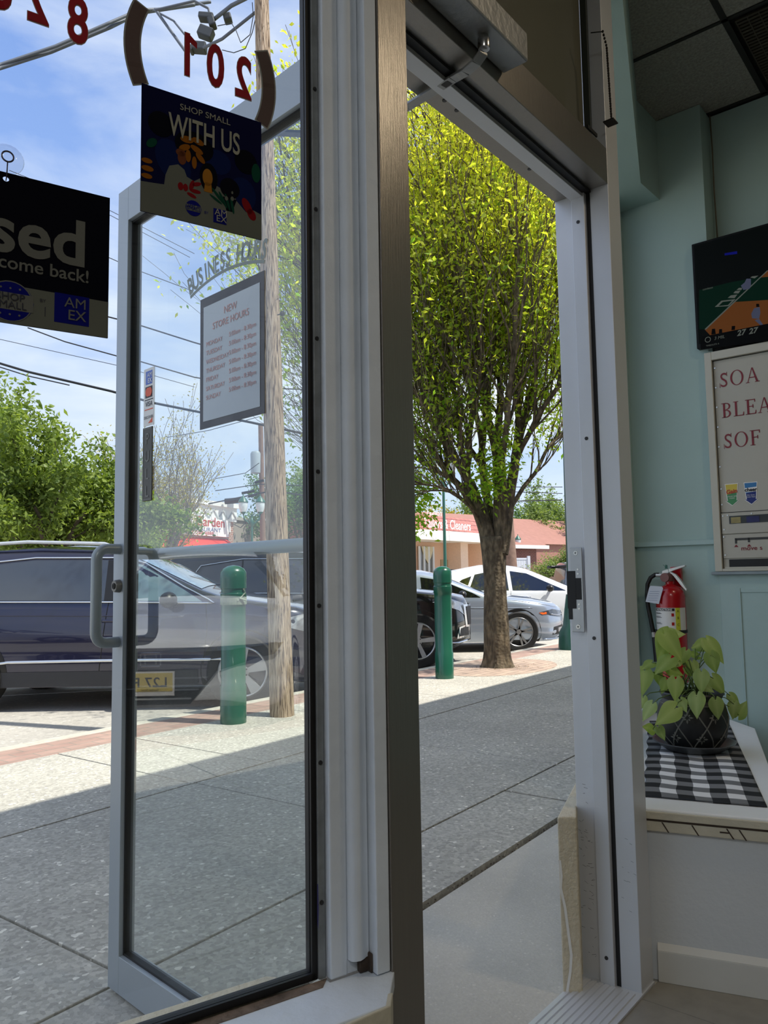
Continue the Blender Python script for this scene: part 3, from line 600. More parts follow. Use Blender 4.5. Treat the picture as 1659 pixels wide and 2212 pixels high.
# chair rail
mb = MB(); mb.box(-.37, -.012, -.016, 0, 1.215, 1.236); mb.prism([(-.016, 1.236), (-.010, 1.24), (0, 1.24), (0, 1.236)], -.37, -.012, 'x')
struct(mb.build('trim_6', TEALT, fr=Pf, bevel=.003), 'teal chair rail on the wall above the fire extinguisher', 'chair rail')
mb = MB(); mb.box(c0l.x-.185, c0l.x-.0, c0l.y-.016, c0l.y, 1.215, 1.238); mb.box(c0l.x-.075, c0l.x-.055, c0l.y-.01, c0l.y, .45, 1.215)
struct(mb.build('trim_7', TEALT, fr=D, bevel=.003), 'teal rail and batten on the end wall by the door', 'chair rail')
# soffit over the bay
q0 = gnd(1425, 432, 2.879); qa = gnd(1384, 395, 2.879); qb = gnd(1345, 0, 2.879)
dirl = (qb-qa); dirl.z = 0; dirl.normalize()
bpts = [Pf.w(.0, .0), q0, qa, qb, qb+dirl*.08, Vector((.66, 2.14, 0)), Vector((.63, 2.28, 0)), Vector((1.10, 3.52, 0)), Pf.w(-.43, .06)]
mb = MB(); mb.prism([(p.x, p.y) for p in bpts[1:]], 2.879, CZ+.002, 'z')
struct(mb.build('ceiling_soffit', TEAL), 'dark shaded soffit with a kink hanging over the window bay', 'soffit')
# thin cable in the recess
tag(MB().tube([(.028, .12, CZ), (.034, .11, 3.1), (.030, .118, 2.9), (.036, .112, 2.58)], .0035, 8).build('wall_cable', mat('cable_beige', (110, 104, 88), .6), fr=Pf, smooth=True), 'thin beige cable running down the corner behind the television', 'cable')
# window bay: ledge, panel
mb = MB(); mb.prism([(-.07, 0), (.357, 0), (.357, 1.277), (.262, 1.477), (.10, 1.62), (-.12, 1.5), (-.12, .02)], .425, .450, 'z')
lg = struct(mb.build('trim_9', mat('ledge_white', (238, 241, 243), .4, 0, .03, 6, .08), fr=Rf, bevel=.003), 'white window ledge with a chipped front edge', 'ledge')
mb = MB(); mb.box(-.02, .357, -.003, .01, .418, .4245); mb.build('shadow_line', DARKW, parent=lg)  # shade under the nosing put in as a dark strip
mb = MB(); mb.box(-.03, .357, -.008, .0, .424, .444); mb.build('nosing', CREAM, parent=lg, bevel=.002)
mb = MB(); mb.box(-.03, .357, -.006, .008, .392, .418); mb.build('apron', CREAM, parent=lg, bevel=.002)
mb = MB()
for x_ in (.045, .12, .205, .235, .33): mb.add([(x_, -.0065, .418), (x_+.004, -.0065, .418), (x_+.020, -.0065, .392), (x_+.016, -.0065, .392)], [(0, 1, 2, 3)])
mb.box(.19, .215, -.0067, -.006, .405, .409); mb.build('crack', DARKW, parent=lg)
mb = MB(); mb.box(-.06, .357, .008, .05, 0, .392); mb.box(.33, .357, .05, 1.3, 0, .42)
struct(mb.build('wall_bay', mat('bay_panel_grey', (208, 212, 214), .6, 0, .04, 3, .1), fr=Rf), 'pale grey panel below the window ledge', 'wall')
mb = MB(); mb.box(.020, .60, -.004, .008, 0, .080); mb.prism([(-.004, .080), (.008, .098), (.008, .080)], .020, .6, 'x')
struct(mb.build('baseboard_bay', mat('baseboard_white', (206, 206, 200), .5, 0, .05, 5), fr=Rf, bevel=.0015), 'white baseboard under the window ledge', 'baseboard')
mb = MB(); mb.box(.355, 2.2, .02, .05, -.0, .40)
# outside beige bulkhead and right window frame
mb = MB(); mb.prism([(.446, 2.10), (.497, 2.10), (.519, 2.19), (.60, 2.27), (1.25, 3.83), (1.136, 3.87)], -.03, .45, 'z'); t8 = struct(mb.build('trim_8', BEIGE, bevel=.004), 'cracked beige stucco bulkhead outside the right window', 'bulkhead')
mb = MB()
pz = [(0, .40), (.003, .36), (0, .33), (.010, .28), (.016, .22), (.022, .16), (.018, .12), (.008, .07), (.004, .04)]
for a, b in zip(pz[:-1], pz[1:]): mb.add([(.4462+a[0]-.001, 2.0990, a[1]-.06), (.4462+a[0]+.006, 2.0990, a[1]-.06), (.4462+b[0]+.006, 2.0990, b[1]-.06), (.4462+b[0]-.001, 2.0990, b[1]-.06)], [(0, 1, 2, 3)])
mb.build('peeled_paint', WPLAST, parent=t8)
mb = MB(); mb.box(-.10, -.094, .0, 1.5, .45, 2.88)
w2 = struct(mb.build('window_2', GL, fr=Rf), 'shop window beside the ledge seen edge on', 'window')
mb = MB(); mb.box(-.115, -.085, 0.1, 1.5, .45, .49); mb.build('window_frame', WHITEP, parent=w2)
# cabinet under the soap machine
mb = MB(); mb.box(-.004, .90, -.002, .137, 0, 1.078)
cb = struct(mb.build('wall_panel', TEALT, fr=Pf, bevel=.002), 'teal panelled box below the soap machine', 'panel')
mb = MB(); mb.box(.077, .083, -.008, -.002, .02, 1.02); mb.box(.083, .80, -.006, -.002, 1.0, 1.02); mb.build('panel_moulding', TEALT, parent=cb, bevel=.002)
mb = MB(); mb.box(-.03, .92, -.03, .137, 1.078, 1.092); mb.build('shelf_board', mat('shelf_grey', (136, 150, 156), .5), parent=cb, bevel=.003)
# back, left walls of the room and the rest of the shop front (out of view, they shade the room)
mb = MB(); mb.box(-4.2, 6.2, -7.2, -7.0, 0, CZ); struct(mb.build('wall_back', mat('warm_back_wall', (150, 140, 126), .8), fr=D), 'warm beige back wall of the room', 'wall')
mb = MB(); mb.box(-4.2, -4.0, -7, 0, 0, CZ); struct(mb.build('wall_left', mat('warm_back_wall', (150, 140, 126)), fr=D), 'warm beige left wall of the room', 'wall')
mb = MB(); mb.box(-2.6, -.13, -.08, .0, 2.75, CZ); mb.box(-4.6, -1.7, -.08, 0, 0, CZ); struct(mb.build('wall_shopfront', WHITEP, fr=Wf), 'white wall above the left window', 'wall')
# building above the doorway recess: facade that shades the sidewalk
mb = MB(); mb.box(-9, 14, -6, 1.40, 3.40, 4.30)
struct(mb.build('facade_upper', brickmat('facade_brick', (150, 90, 76), (136, 78, 66), (150, 140, 130), 1, .2, .075), fr=ST), 'upper front of the shop building above the doorway', 'facade')
mb = MB(); mb.box(-9, -1.9, .9, 1.46, -.05, 3.36); struct(mb.build('facade_left', MATS['facade_brick'], fr=ST), 'brick shop front left of the window', 'facade')
mb = MB(); mb.box(4.4, 14, .9, 1.46, -.05, 3.36); struct(mb.build('facade_right', MATS['facade_brick'], fr=ST), 'brick shop front right of the bay', 'facade')
# added fill lamps under the ceiling, unseen, they lift the room light
for i, ((lx, ly), pw) in enumerate(FILL_LAMPS):
    mb = MB(); mb.box(-.6, .6, -.15, .15, 0, .05)
    o = mb.build('fill_light', mat('fill_diffuser', (240, 235, 220), .5, emit=(255, 238, 210), estr=1.2), loc=(lx, ly, CZ-.06), rot=radians(50.4)); tag(o, ['added long fill lamp nearest the door', 'added long fill lamp by the left wall', 'added long fill lamp at the back of the room'][i], 'fill light', 'added fill lamps')
    al = bpy.data.lights.new('fill_area', 'AREA'); al.shape = 'RECTANGLE'; al.size = 1.2; al.size_y = .3; al.energy = pw; al.color = (.97, .99, 1)
    ao = bpy.data.objects.new('fill_area', al); COL.objects.link(ao); ao.parent = o; ao.location = (0, 0, -.02)

mb = MB(); mb.lathe([(.10, 0), (.13, .02), (.13, .05)], (0, 0, 0), 24)  # unseen warm lamp added to tint the upper door post and header
o = mb.build('fill_light', mat('fill_diffuser', (240, 235, 220)), loc=(1.95, 1.2, CZ-.06)); tag(o, 'added round warm fill lamp above the soap machine side', 'fill light')
al = bpy.data.lights.new('fill_area', 'AREA'); al.shape = 'DISK'; al.size = .26; al.energy = 7; al.color = (1, .80, .56); ao = bpy.data.objects.new('fill_area', al); COL.objects.link(ao); ao.parent = o; ao.location = (0, 0, -.01)
# ============================================================ SOAP MACHINE
sm = frempty('soap_machine', Pf, 'cream soap vending machine with dark red lettering on the side wall', 'vending machine')
CR = mat('machine_cream', (178, 176, 164), .45, .1, .03, 4); CR2 = mat('machine_frame', (188, 186, 172), .4, .1, .03, 4)
DRD = flat('machine_red', (122, 18, 34)); mw = .66
mb = MB(); mb.box(-.012, mw, -.012, .137, 1.093, 2.083); mb.build('cabinet', CR, parent=sm, bevel=.003)
mb = MB(); mb.box(-.012, .019, -.030, -.012, 1.093, 2.083); mb.box(mw-.03, mw, -.03, -.012, 1.093, 2.083); mb.box(.019, mw-.03, -.03, -.012, 2.045, 2.083); mb.box(.019, mw-.03, -.03, -.012, 1.093, 1.105); mb.build('frame', CR2, parent=sm, bevel=.002)
mb = MB(); mb.box(.0195, .0215, -.0135, -.012, 1.105, 2.045); mb.box(.02, mw-.03, -.0135, -.012, 2.042, 2.0448); mb.box(.02, mw-.03, -.0135, -.012, 1.352, 1.3545); mb.build('seam', BLACK, parent=sm)
mb = MB(); mb.box(.023, mw-.034, -.020, -.012, 1.258, 1.350); mb.build('window_plate', CR, parent=sm, bevel=.0015)
mb = MB(); mb.box(.056, .59, -.0215, -.0202, 1.302, 1.336); mb.build('product_window', flat('window_dark', (44, 46, 44), .2), parent=sm)
mb = MB(); mb.box(.064, .104, -.023, -.0215, 1.304, 1.330); mb.build('yellow_box', mat('box_yellow', (150, 140, 92), .6, 0, .2, 60), parent=sm)
mb = MB(); mb.box(.128, .18, -.023, -.0215, 1.304, 1.330); mb.build('blue_box', mat('box_blue', (36, 42, 92), .6, 0, .2, 60), parent=sm)
mb = MB(); mb.box(.023, mw-.034, -.018, -.012, 1.150, 1.255); mb.build('slide_plate', CR, parent=sm, bevel=.0015)
mb = MB(); mb.box(.075, .55, -.0195, -.0182, 1.228, 1.238); mb.box(.075, .083, -.0195, -.0182, 1.214, 1.236); mb.box(.128, .136, -.0195, -.0182, 1.218, 1.236); mb.build('coin_slot', flat('slot_dark', (52, 54, 52)), parent=sm)
mb = MB(); mb.box(.045, .6, -.0145, -.0122, 1.112, 1.145); mb.build('tray_opening', BLACK, parent=sm)
mb = MB(); mb.box(.03, .62, -.026, -.012, 1.1055, 1.112); mb.build('tray_lip', CR2, parent=sm)
mb = MB()
yy = -.0128
def serif_word(mb, w, x, z, h, gap):
    for c_ in w:
        t_ = h*.13; th = h*.055; wd = h*.62; yb = yy
        def bar(a, b, c, d): mb.prism([(a, c), (b, c), (b, d), (a, d)], yb-.0008, yb)
        if c_ in 'BLEF':
            bar(x+.1*h, x+.1*h+t_, z, z+h); bar(x, x+.32*h, z, z+th*.7); bar(x, x+.32*h, z+h-th*.7, z+h)
            if c_ in 'EF': bar(x+.1*h, x+wd, z+h-th, z+h); bar(x+wd-th, x+wd, z+h*.8, z+h); bar(x+.1*h, x+wd*.8, z+h*.5, z+h*.5+th); bar(x+wd*.8-th, x+wd*.8, z+h*.42, z+h*.65)
            if c_ in 'EL': bar(x+.1*h, x+wd, z, z+th); mb.prism([(x+wd-th, z), (x+wd+th*.5, z), (x+wd+th*.7, z+h*.25), (x+wd, z+h*.25)], yb-.0008, yb)
            if c_ == 'B':
                mb.ring(x+.33*h, z+h*.26, h*.24, h*.24, yb-.0008, yb, n=2)
                for zc_, r in ((z+h*.26, .26), (z+h*.76, .24)):
                    P_ = [-pi/2+pi*k/10 for k in range(11)]
                    for a, b in zip(P_[:-1], P_[1:]):
                        f = lambda an, k: (x+.30*h+h*(r+.02)*k*cos(an), zc_+h*r*(.5+.5*k if k < 1 else 1)*sin(an)*(1 if k == 1 else .93))
                        mb.prism([f(a, .62), f(a, 1), f(b, 1), f(b, .62)], yb-.0008, yb)
                bar(x+.1*h, x+.32*h, z, z+th); bar(x+.1*h, x+.32*h, z+h-th, z+h); bar(x+.1*h, x+.32*h, z+h*.49, z+h*.49+th)
        elif c_ == 'A':
            wa_ = h*.82
            mb.prism([(x+wa_*.47, z+h), (x+wa_*.56, z+h), (x+wa_*.94, z), (x+wa_*.78, z)], yb-.0008, yb); mb.prism([(x+wa_*.47, z+h), (x+wa_*.52, z+h), (x+wa_*.16, z), (x+wa_*.10, z)], yb-.0008, yb)
            bar(x+wa_*.25, x+wa_*.74, z+h*.32, z+h*.32+th); bar(x, x+wa_*.28, z, z+th*.7); bar(x+wa_*.68, x+wa_*1.04, z, z+th*.7); wd = wa_
        elif c_ == 'O':
            for a, b in [(2*pi*k/28, 2*pi*(k+1)/28) for k in range(28)]:
                f = lambda an, k: (x+h*.42+h*.42*cos(an)*(1 if k else .72), z+h*.5+h*.52*sin(an)*(1 if k else .92))
                mb.prism([f(a, 0), f(a, 1), f(b, 1), f(b, 0)], yb-.0008, yb)
            wd = h*.84
        else:
            mb.text(c_, x+h*.3, z, h*1.40, yb, sx=.80, bold=-.004); bar(x+h*.03, x+h*.055, z-.002, z+h*.3); bar(x+h*.50, x+h*.525, z+h*.72, z+h*1.0); wd = h*.58
        x += wd+gap
for w_, x_, z_ in (('SOA', .043, 1.918), ('BLEA', .047, 1.778), ('SOF', .047, 1.640)):
    mb = MB(); serif_word(mb, w_, x_, z_, .066, .009); mb.build('red_lettering', DRD, parent=sm)
mb = MB(); mb.text('move s', .098, 1.184, .026, -.0186, align='LEFT', bold=.01, sx=1.15)
for x_ in (.079, .132): mb.prism([(x_-.009, 1.199), (x_+.009, 1.199), (x_, 1.210)], -.0190, -.0182)
mb.build('slide_lettering', DRD, parent=sm)
for z in (2.01, 1.92, 1.83, 1.74, 1.65, 1.56, 1.46, 1.39): mb = MB(); screw(mb, .027, -.012, z, .0035); mb.build('screw', STEEL, parent=sm, smooth='auto')
for x_, z in ((.031, 1.338), (.033, 1.278), (.050, 1.340), (.15, 1.342), (.030, 1.245), (.032, 1.165)): mb = MB(); screw(mb, x_, -.020, z, .0035); mb.build('screw', STEEL, parent=sm, smooth='auto')
def tagshape(mb, x, w, z0_, z1_, sk=.0, y_=-.0135, g=0):
    h = z1_-z0_
    mb.prism([(x-w/2-g, z1_+g), (x+w/2+g, z1_+g), (x+w*.36+g, z0_+h*.22), (x+w*.5+g, z0_+h*.22), (x, z0_-g), (x-w*.5-g, z0_+h*.22), (x-w*.36-g, z0_+h*.22)], y_, -.012)
for nm, x_, cols, word, lab in (('detergent_sticker', .071, ((206, 186, 70), (64, 140, 90)), 'Gain', 'yellow and green arrow shaped detergent sticker on the soap machine'), ('detergent_sticker', .150, ((44, 116, 172), (14, 40, 116)), 'cheer', 'blue arrow shaped detergent sticker on the soap machine')):
    g_ = frempty(nm, Pf, lab, 'sticker', 'product stickers on the soap machine')
    mb = MB(); tagshape(mb, x_, .052, 1.383, 1.478, g=.002); mb.build('border', WPLAST, parent=g_)
    mb = MB(); tagshape(mb, x_, .050, 1.384, 1.477, y_=-.0138); mb.build('lower_colour', flat(word+'_low', cols[1]), parent=g_)
    mb = MB(); mb.prism([(x_-.025, 1.477), (x_+.025, 1.477), (x_+.0215, 1.440), (x_-.0215, 1.432)], -.0141, -.0138); mb.build('upper_colour', flat(word+'_up', cols[0]), parent=g_)
    mb = MB()
    if word == 'Gain': mb.text('Gain', x_, 1.437, .025, -.0144, bold=.03, shear=.15, rot=.1); mb.build('wordmark', flat('gain_red', (176, 44, 40)), parent=g_)
    else: mb.prism([(x_-.023, 1.455), (x_+.024, 1.458), (x_+.0225, 1.438), (x_-.0215, 1.436)], -.0143, -.0141); mb.build('white_band', WPLAST, parent=g_); mb = MB(); mb.text('cheer', x_, 1.440, .0215, -.0146, bold=.035); mb.build('wordmark', flat('ink_black', (14, 14, 20)), parent=g_)
    mb = MB()
    for k, t_ in enumerate((('COLOR SAFE', 'CLEAN') if word == 'Gain' else ('Dirt Goes.', 'Color Stays.'))): mb.text(t_, x_, 1.421-k*.008, .0072, -.0141)
    mb.build('small_print', WPLAST, parent=g_)
# television
tv = frempty('television', Pf, 'flat television showing a basketball game above the soap machine', 'television')
mb = MB(); mb.box(-.040, .82, -.035, .02, 2.108, 2.602); mb.build('bezel', mat('tv_black', (8, 9, 11), .45, spec=.2), parent=tv, bevel=.003)
mb = MB(); mb.box(.0, .03, -.0, .03, 2.095, 2.112); mb.box(.02, .75, 0, .05, 2.083, 2.108); mb.build('mount', BLACK, parent=tv)
def scr(name, col, k=.25): return mat(name, (4, 4, 4), .6, emit=col, estr=k*.38, var=0, spec=.08)
X0, X1, Z0, Z1 = -.030, .81, 2.128, 2.592; y = -.0352
mb = MB(); mb.box(X0, X1, y-.0004, y, Z0, Z1); mb.build('screen', scr('screen_dark', (16, 26, 26), .22), parent=tv)
tvd = lambda px, py: (lambda q: (q.x, q.z))(Pf.on(px, py, -.036))
T5 = lambda zx, zy: tvd(1500+zx/7.371, 480+zy/7.371)
def tvpoly(name, m, polys, lift):
    mb = MB()
    for p in polys: mb.prism([T5(*q) for q in p], y-lift, y-lift+.0003)
    return mb.build(name, m, parent=tv)
tvpoly('screen_green', scr('screen_green', (8, 70, 50), .2), [[(75, 1700), (75, 1080), (560, 960), (1100, 860), (2600, 700), (2600, 1400), (650, 1270), (165, 1710)]], .0006)
tvpoly('screen_court', scr('screen_orange', (196, 120, 60), .22), [[(165, 1710), (650, 1270), (2600, 1150), (2600, 1350), (1172, 1640), (560, 1750), (250, 1800)], [(1060, 880), (1172, 770), (1900, 620), (1900, 800)]], .0008)
tvpoly('screen_line', scr('screen_white', (190, 200, 190), .2), [[(165, 1700), (1160, 765), (1175, 770), (180, 1715)], [(325, 1350), (430, 1250), (655, 1225), (545, 1335)], [(530, 1205), (580, 1165), (685, 1150), (640, 1210)], [(620, 1130), (650, 1095), (735, 1090), (700, 1135)], [(670, 1080), (710, 1045), (760, 1045), (750, 1080)], [(890, 880), (920, 862), (1020, 850), (960, 895)]], .0010)
tvpoly('screen_box', scr('screen_green', (8, 70, 50)), [[(385, 1335), (450, 1270), (600, 1250), (535, 1318)]], .0012)
tvpoly('screen_player', scr('screen_lilac', (150, 160, 200), .2), [[(905, 1460), (950, 1370), (1040, 1350), (1050, 1440), (1030, 1540), (920, 1530)], [(800, 960), (830, 900), (900, 900), (900, 1000), (880, 1060), (780, 1080), (740, 1010)], [(1030, 1540), (1100, 1640), (1050, 1640), (960, 1560)]], .0012)
tvpoly('screen_heads', scr('screen_head', (10, 8, 8), .1), [[(985, 1350), (985, 1300), (1030, 1300), (1035, 1350)], [(270, 1790), (280, 1700), (330, 1695), (340, 1780)], [(390, 1770), (395, 1705), (440, 1700), (445, 1760)], [(590, 1720), (595, 1655), (650, 1650), (645, 1715)]], .0014)
tvpoly('screen_bar', scr('screen_bar', (10, 16, 18), .15), [[(95, 1830), (2600, 1330), (2600, 1700), (100, 2030)]], .0013)
tvpoly('screen_banner', scr('screen_blue', (30, 40, 190), .3), [[(480, 495), (680, 460), (680, 505), (480, 530)]], .0008)
mb = MB(); a = T5(745, 1800); b = T5(935, 1770); c_ = T5(400, 1860); d_ = T5(290, 1950)
mb.text('27', a[0], a[1], .034, y-.0016, bold=.03, shear=.2); mb.text('27', b[0], b[1], .034, y-.0016, bold=.03, shear=.2); mb.text('3 MIL', c_[0], c_[1], .020, y-.0016, shear=.2); mb.text('TIMEOUTS: 6', d_[0], d_[1]-.004, .010, y-.0016); c2 = T5(215, 1070); mb.text('coinbase', c2[0], c2[1], .013, y-.0010); mb.ring(T5(215, 1870)[0], T5(215, 1870)[1], .010, .013, y-.0016, y-.0014)
mb.build('score_text', scr('screen_white', (190, 200, 190)), parent=tv)

# ============================================================ FIRE EXTINGUISHER
ex0 = Pf.on(1450, 1330, -.075)
fe = empty('fire_extinguisher', Pf.w(ex0.x, -.075, .0), Pf.a, 'red fire extinguisher with white tag on the teal wall behind the plant', 'fire extinguisher')
RD = mat('extinguisher_red', (168, 14, 24), .25, 0, .03, coat=.5); BK = mat('hose_black', (20, 20, 22), .5)
zt_ = 1.035
mb = MB(); mb.lathe([(.05, .60), (.062, .605), (.064, .63), (.064, .985), (.060, 1.008), (.048, 1.024), (.028, 1.034), (.018, 1.040), (.018, 1.052)], (0, 0, 0), 36); mb.build('cylinder', RD, parent=fe, smooth='auto')
mb = MB()
def band(mb, r, z0_, z1_, a0, a1, n=24):
    vs = []; 
    for k in range(n+1):
        a = a0+(a1-a0)*k/n; vs += [(r*cos(a), r*sin(a), z0_), (r*cos(a), r*sin(a), z1_)]
    return mb.add(vs, [(2*k, 2*k+2, 2*k+3, 2*k+1) for k in range(n)])
mb = MB(); band(mb, .0646, .835, .935, -pi+.1, -.05); mb.build('instruction_label', mat('label_white', (214, 214, 210), .4), parent=fe)
mb = MB(); band(mb, .0649, .835, .935, -.95, -.62, 6); band(mb, .0649, .835, .935, -pi+.15, -pi+.38, 6); mb.build('label_yellow', flat('label_yellow', (196, 204, 60)), parent=fe)
mb = MB(); band(mb, .0650, .921, .933, -2.55, -1.0, 12); band(mb, .0650, .836, .842, -2.2, -1.95, 4); band(mb, .0650, .836, .842, -1.75, -1.5, 4); band(mb, .0650, .836, .842, -1.35, -1.1, 4)
for k, z in enumerate((.912, .909, .896, .892, .868, .864)): band(mb, .0650, z-.001, z+.001, -2.55, -2.0+(k % 2)*.1, 5)
mb.build('label_bar', flat('ink_black', (14, 14, 20)), parent=fe)
mb = MB()
for z in (.905, .865): band(mb, .0651, z-.008, z+.006, -1.22, -1.05, 4)
mb.build('label_red', RD, parent=fe)
mb = MB()
for i, c_ in enumerate('ABC'):
    a = -.78; n_ = len(mb.v); t = MB().text(c_, 0, 0, .016, 0); 
    for (vx, vy, vz) in t.v: an = a+vx/.066; mb.v.append((.0655*cos(an), .0655*sin(an), .915-i*.03+vz))
    mb.f += [tuple(q+n_ for q in f) for f in t.f]; mb.mi += [0]*len(t.f)
t = MB().text('INSTRUCTIONS', 0, 0, .0115, 0, bold=.02)
mb.build('label_letters', flat('ink_black', (14, 14, 20)), parent=fe)
mb = MB(); n_ = 0
for (vx, vy, vz) in t.v: an = -1.78+vx/.066; mb.v.append((.0656*cos(an), .0656*sin(an), .923+vz))
mb.f += t.f; mb.mi += [0]*len(t.f); mb.build('label_title', WPLAST, parent=fe)
mb = MB(); mb.lathe([(.0652, .822), (.0662, .824), (.0662, .834), (.0652, .836)], n=36, cap=False); mb.box(-.09, -.055, -.012, .004, .823, .835); mb.build('strap', BK, parent=fe)
mb = MB(); mb.lathe([(.016, 1.05), (.020, 1.055), (.020, 1.082), (.012, 1.09)], n=20); mb.lathe([(.001, -.03), (.020, -.03), (.021, -.018), (.012, -.01)], (-.012, 0, 1.070), 20, 'y'); mb.build('valve', mat('valve_brown', (120, 82, 78), .4, .4), parent=fe, smooth='auto')
CH = mat('handle_chrome', (200, 200, 196), .35, .6)
mb = MB(); mb.prism([(-.030, 1.085), (-.028, 1.100), (.0, 1.108), (.060, 1.122), (.075, 1.124), (.075, 1.118), (.02, 1.100), (-.005, 1.088)], -.012, .012); mb.prism([(.0, 1.090), (.02, 1.078), (.055, 1.030), (.075, 1.008), (.077, 1.016), (.050, 1.060), (.03, 1.085), (.01, 1.095)], -.010, .010); mb.tube([(-.06, 0, 1.082), (-.02, 0, 1.080)], .010, 12); mb.build('handle', CH, parent=fe, bevel=.001)
mb = MB(); mb.tube([(-.045, 0, 1.083), (-.065, 0, 1.083), (-.085, -.004, 1.07), (-.099, -.008, 1.04), (-.103, -.01, .99), (-.10, -.012, .94), (-.090, -.012, .88), (-.080, -.012, .815)], .0095, 12); mb.build('hose', BK, parent=fe, smooth='auto')
mb = MB(); mb.tube([(-.079, -.012, .822), (-.077, -.012, .80)], .011, 12); mb.build('ferrule', CH, parent=fe)
mb = MB(); mb.tube([(-.077, -.012, .80), (-.066, -.012, .69)], [.0105, .0165], 14); mb.build('nozzle', BK, parent=fe, smooth='auto')
mb = MB(); mb.prism([(-.088, .962), (-.028, .952), (-.006, 1.022), (-.010, 1.030), (-.062, 1.034), (-.068, 1.026)], -.071, -.0702); mb.build('inspection_tag', mat('tag_paper', (198, 204, 214), .6), parent=fe)
mb = MB()
for k in range(5): mb.box(-.066+.0*k-.003*k, -.022-.003*k, -.0716, -.0711, 1.008-.010*k, 1.0095-.010*k)
mb.build('tag_print', flat('tag_ink', (120, 132, 158)), parent=fe)
mb = MB(); mb.box(-.012, .035, .05, .072, .95, 1.118); mb.box(-.02, .02, .02, .075, 1.062, 1.068); mb.build('wall_bracket', RD, parent=fe)
mb = MB(); mb.tube([(-.022, -.012, 1.128), (-.0, -.012, 1.108), (.004, -.012, 1.085)], .001, 6); mb.prism([(-.014, 1.110), (-.003, 1.110), (-.002, 1.125), (-.010, 1.128)], -.016, -.012); mb.build('seal_tie', flat('seal_green', (30, 92, 78)), parent=fe)

# ============================================================ RUNNER, PLANT
GM = bpy.data.materials.new('gingham_weave'); GM.use_nodes = True; nt = GM.node_tree; b = nt.nodes['Principled BSDF']; b.inputs['Roughness'].default_value = .9
tc = N(nt, 'ShaderNodeTexCoord'); s = N(nt, 'ShaderNodeSeparateXYZ'); L(nt, tc.outputs['UV'], s.inputs[0])
def stripe(out, per, off_):
    a = N(nt, 'ShaderNodeMath', operation='ADD'); a.inputs[1].default_value = off_; L(nt, out, a.inputs[0])
    d = N(nt, 'ShaderNodeMath', operation='DIVIDE'); d.inputs[1].default_value = per; L(nt, a.outputs[0], d.inputs[0])
    fr_ = N(nt, 'ShaderNodeMath', operation='FRACT'); L(nt, d.outputs[0], fr_.inputs[0])
    g_ = N(nt, 'ShaderNodeMath', operation='GREATER_THAN'); g_.inputs[1].default_value = .5; L(nt, fr_.outputs[0], g_.inputs[0]); return g_.outputs[0]
a = stripe(s.outputs[0], .0914, 0); c_ = stripe(s.outputs[1], .098, .0)
ad = N(nt, 'ShaderNodeMath', operation='ADD'); L(nt, a, ad.inputs[0]); L(nt, c_, ad.inputs[1]); hf = N(nt, 'ShaderNodeMath', operation='MULTIPLY'); hf.inputs[1].default_value = .5; L(nt, ad.outputs[0], hf.inputs[0])
cr = N(nt, 'ShaderNodeValToRGB'); cr.color_ramp.interpolation = 'CONSTANT'; el = cr.color_ramp.elements; el[0].color = (*lin((26, 28, 32)), 1); el[1].position = .75; el[1].color = (*lin((240, 242, 244)), 1); q = el.new(.25); q.color = (*lin((122, 124, 127)), 1)
L(nt, hf.outputs[0], cr.inputs[0])
wv = N(nt, 'ShaderNodeTexWave'); wv.inputs['Scale'].default_value = 190; wv.bands_direction = 'DIAGONAL'; L(nt, tc.outputs['UV'], wv.inputs[0]); mr = N(nt, 'ShaderNodeMapRange'); mr.inputs['To Min'].default_value = .72; mr.inputs['To Max'].default_value = 1.2; L(nt, wv.outputs[1], mr.inputs[0])
mu = N(nt, 'ShaderNodeMixRGB', blend_type='MULTIPLY'); mu.inputs[0].default_value = 1; L(nt, cr.outputs[0], mu.inputs[1]); L(nt, mr.outputs[0], mu.inputs[2]); L(nt, mu.outputs[0], b.inputs['Base Color'])
nx, ny = 40, 120; Wd, Ln = .32, 1.20
vs = []; uv = []
for j in range(ny+1):
    for i in range(nx+1):
        u, v = i/nx*Wd, j/ny*Ln
        x = -.006+u - .05*(v/Ln) + .0035*sin(v*38+1.2)*(1-u/Wd) ; yv = .107+v+.003*sin(u*22)+.002*sin(u*60)
        z = .4522+.0022*(1+sin(u*31+.6*sin(v*9)))*(.4+.6*abs(sin(v*5)))
        vs.append((x, yv, z)); uv.append((u, v))
mb = MB(); mb.add(vs, [(j*(nx+1)+i, j*(nx+1)+i+1, (j+1)*(nx+1)+i+1, (j+1)*(nx+1)+i) for j in range(ny) for i in range(nx)])
ru = mb.build('table_runner', GM, fr=Rf, smooth=True); ul = ru.data.uv_layers.new(name='UVMap')
for lp in ru.data.loops: ul.data[lp.index].uv = uv[lp.vertex_index]
so_ = ru.modifiers.new('thick', 'SOLIDIFY'); so_.thickness = .0018; so_.offset = -1
tag(ru, 'black and white checked runner lying on the window ledge', 'runner')
mb = MB()
for k in range(150): x_ = -.006+.32*k/150; mb.tube([(x_, .109, .4545), (x_+.0008, .1055, .452)], .0007, 4)
mb.build('stitched_edge', flat('stitch_black', (22, 22, 24)), parent=ru)
px_, py_ = .127, .775
sa = empty('plant_saucer', Rf.w(px_, py_, .4575), Rf.a, 'dark grey plastic saucer under the patterned pot', 'saucer')
SAM = mat('saucer_plastic', (84, 88, 92), .3, 0, .05, coat=.2)
MB().lathe([(.085, 0), (.10, .0), (.135, .026), (.141, .028), (.141, .031), (.134, .030), (.10, .006), (.001, .005)], n=48, cap=True).build('dish', SAM, parent=sa, smooth='auto')
pot = empty('potted_plant', Rf.w(px_, py_, .4640), Rf.a, 'leafy green arrowhead plant in a dark patterned pot on the runner', 'potted plant')
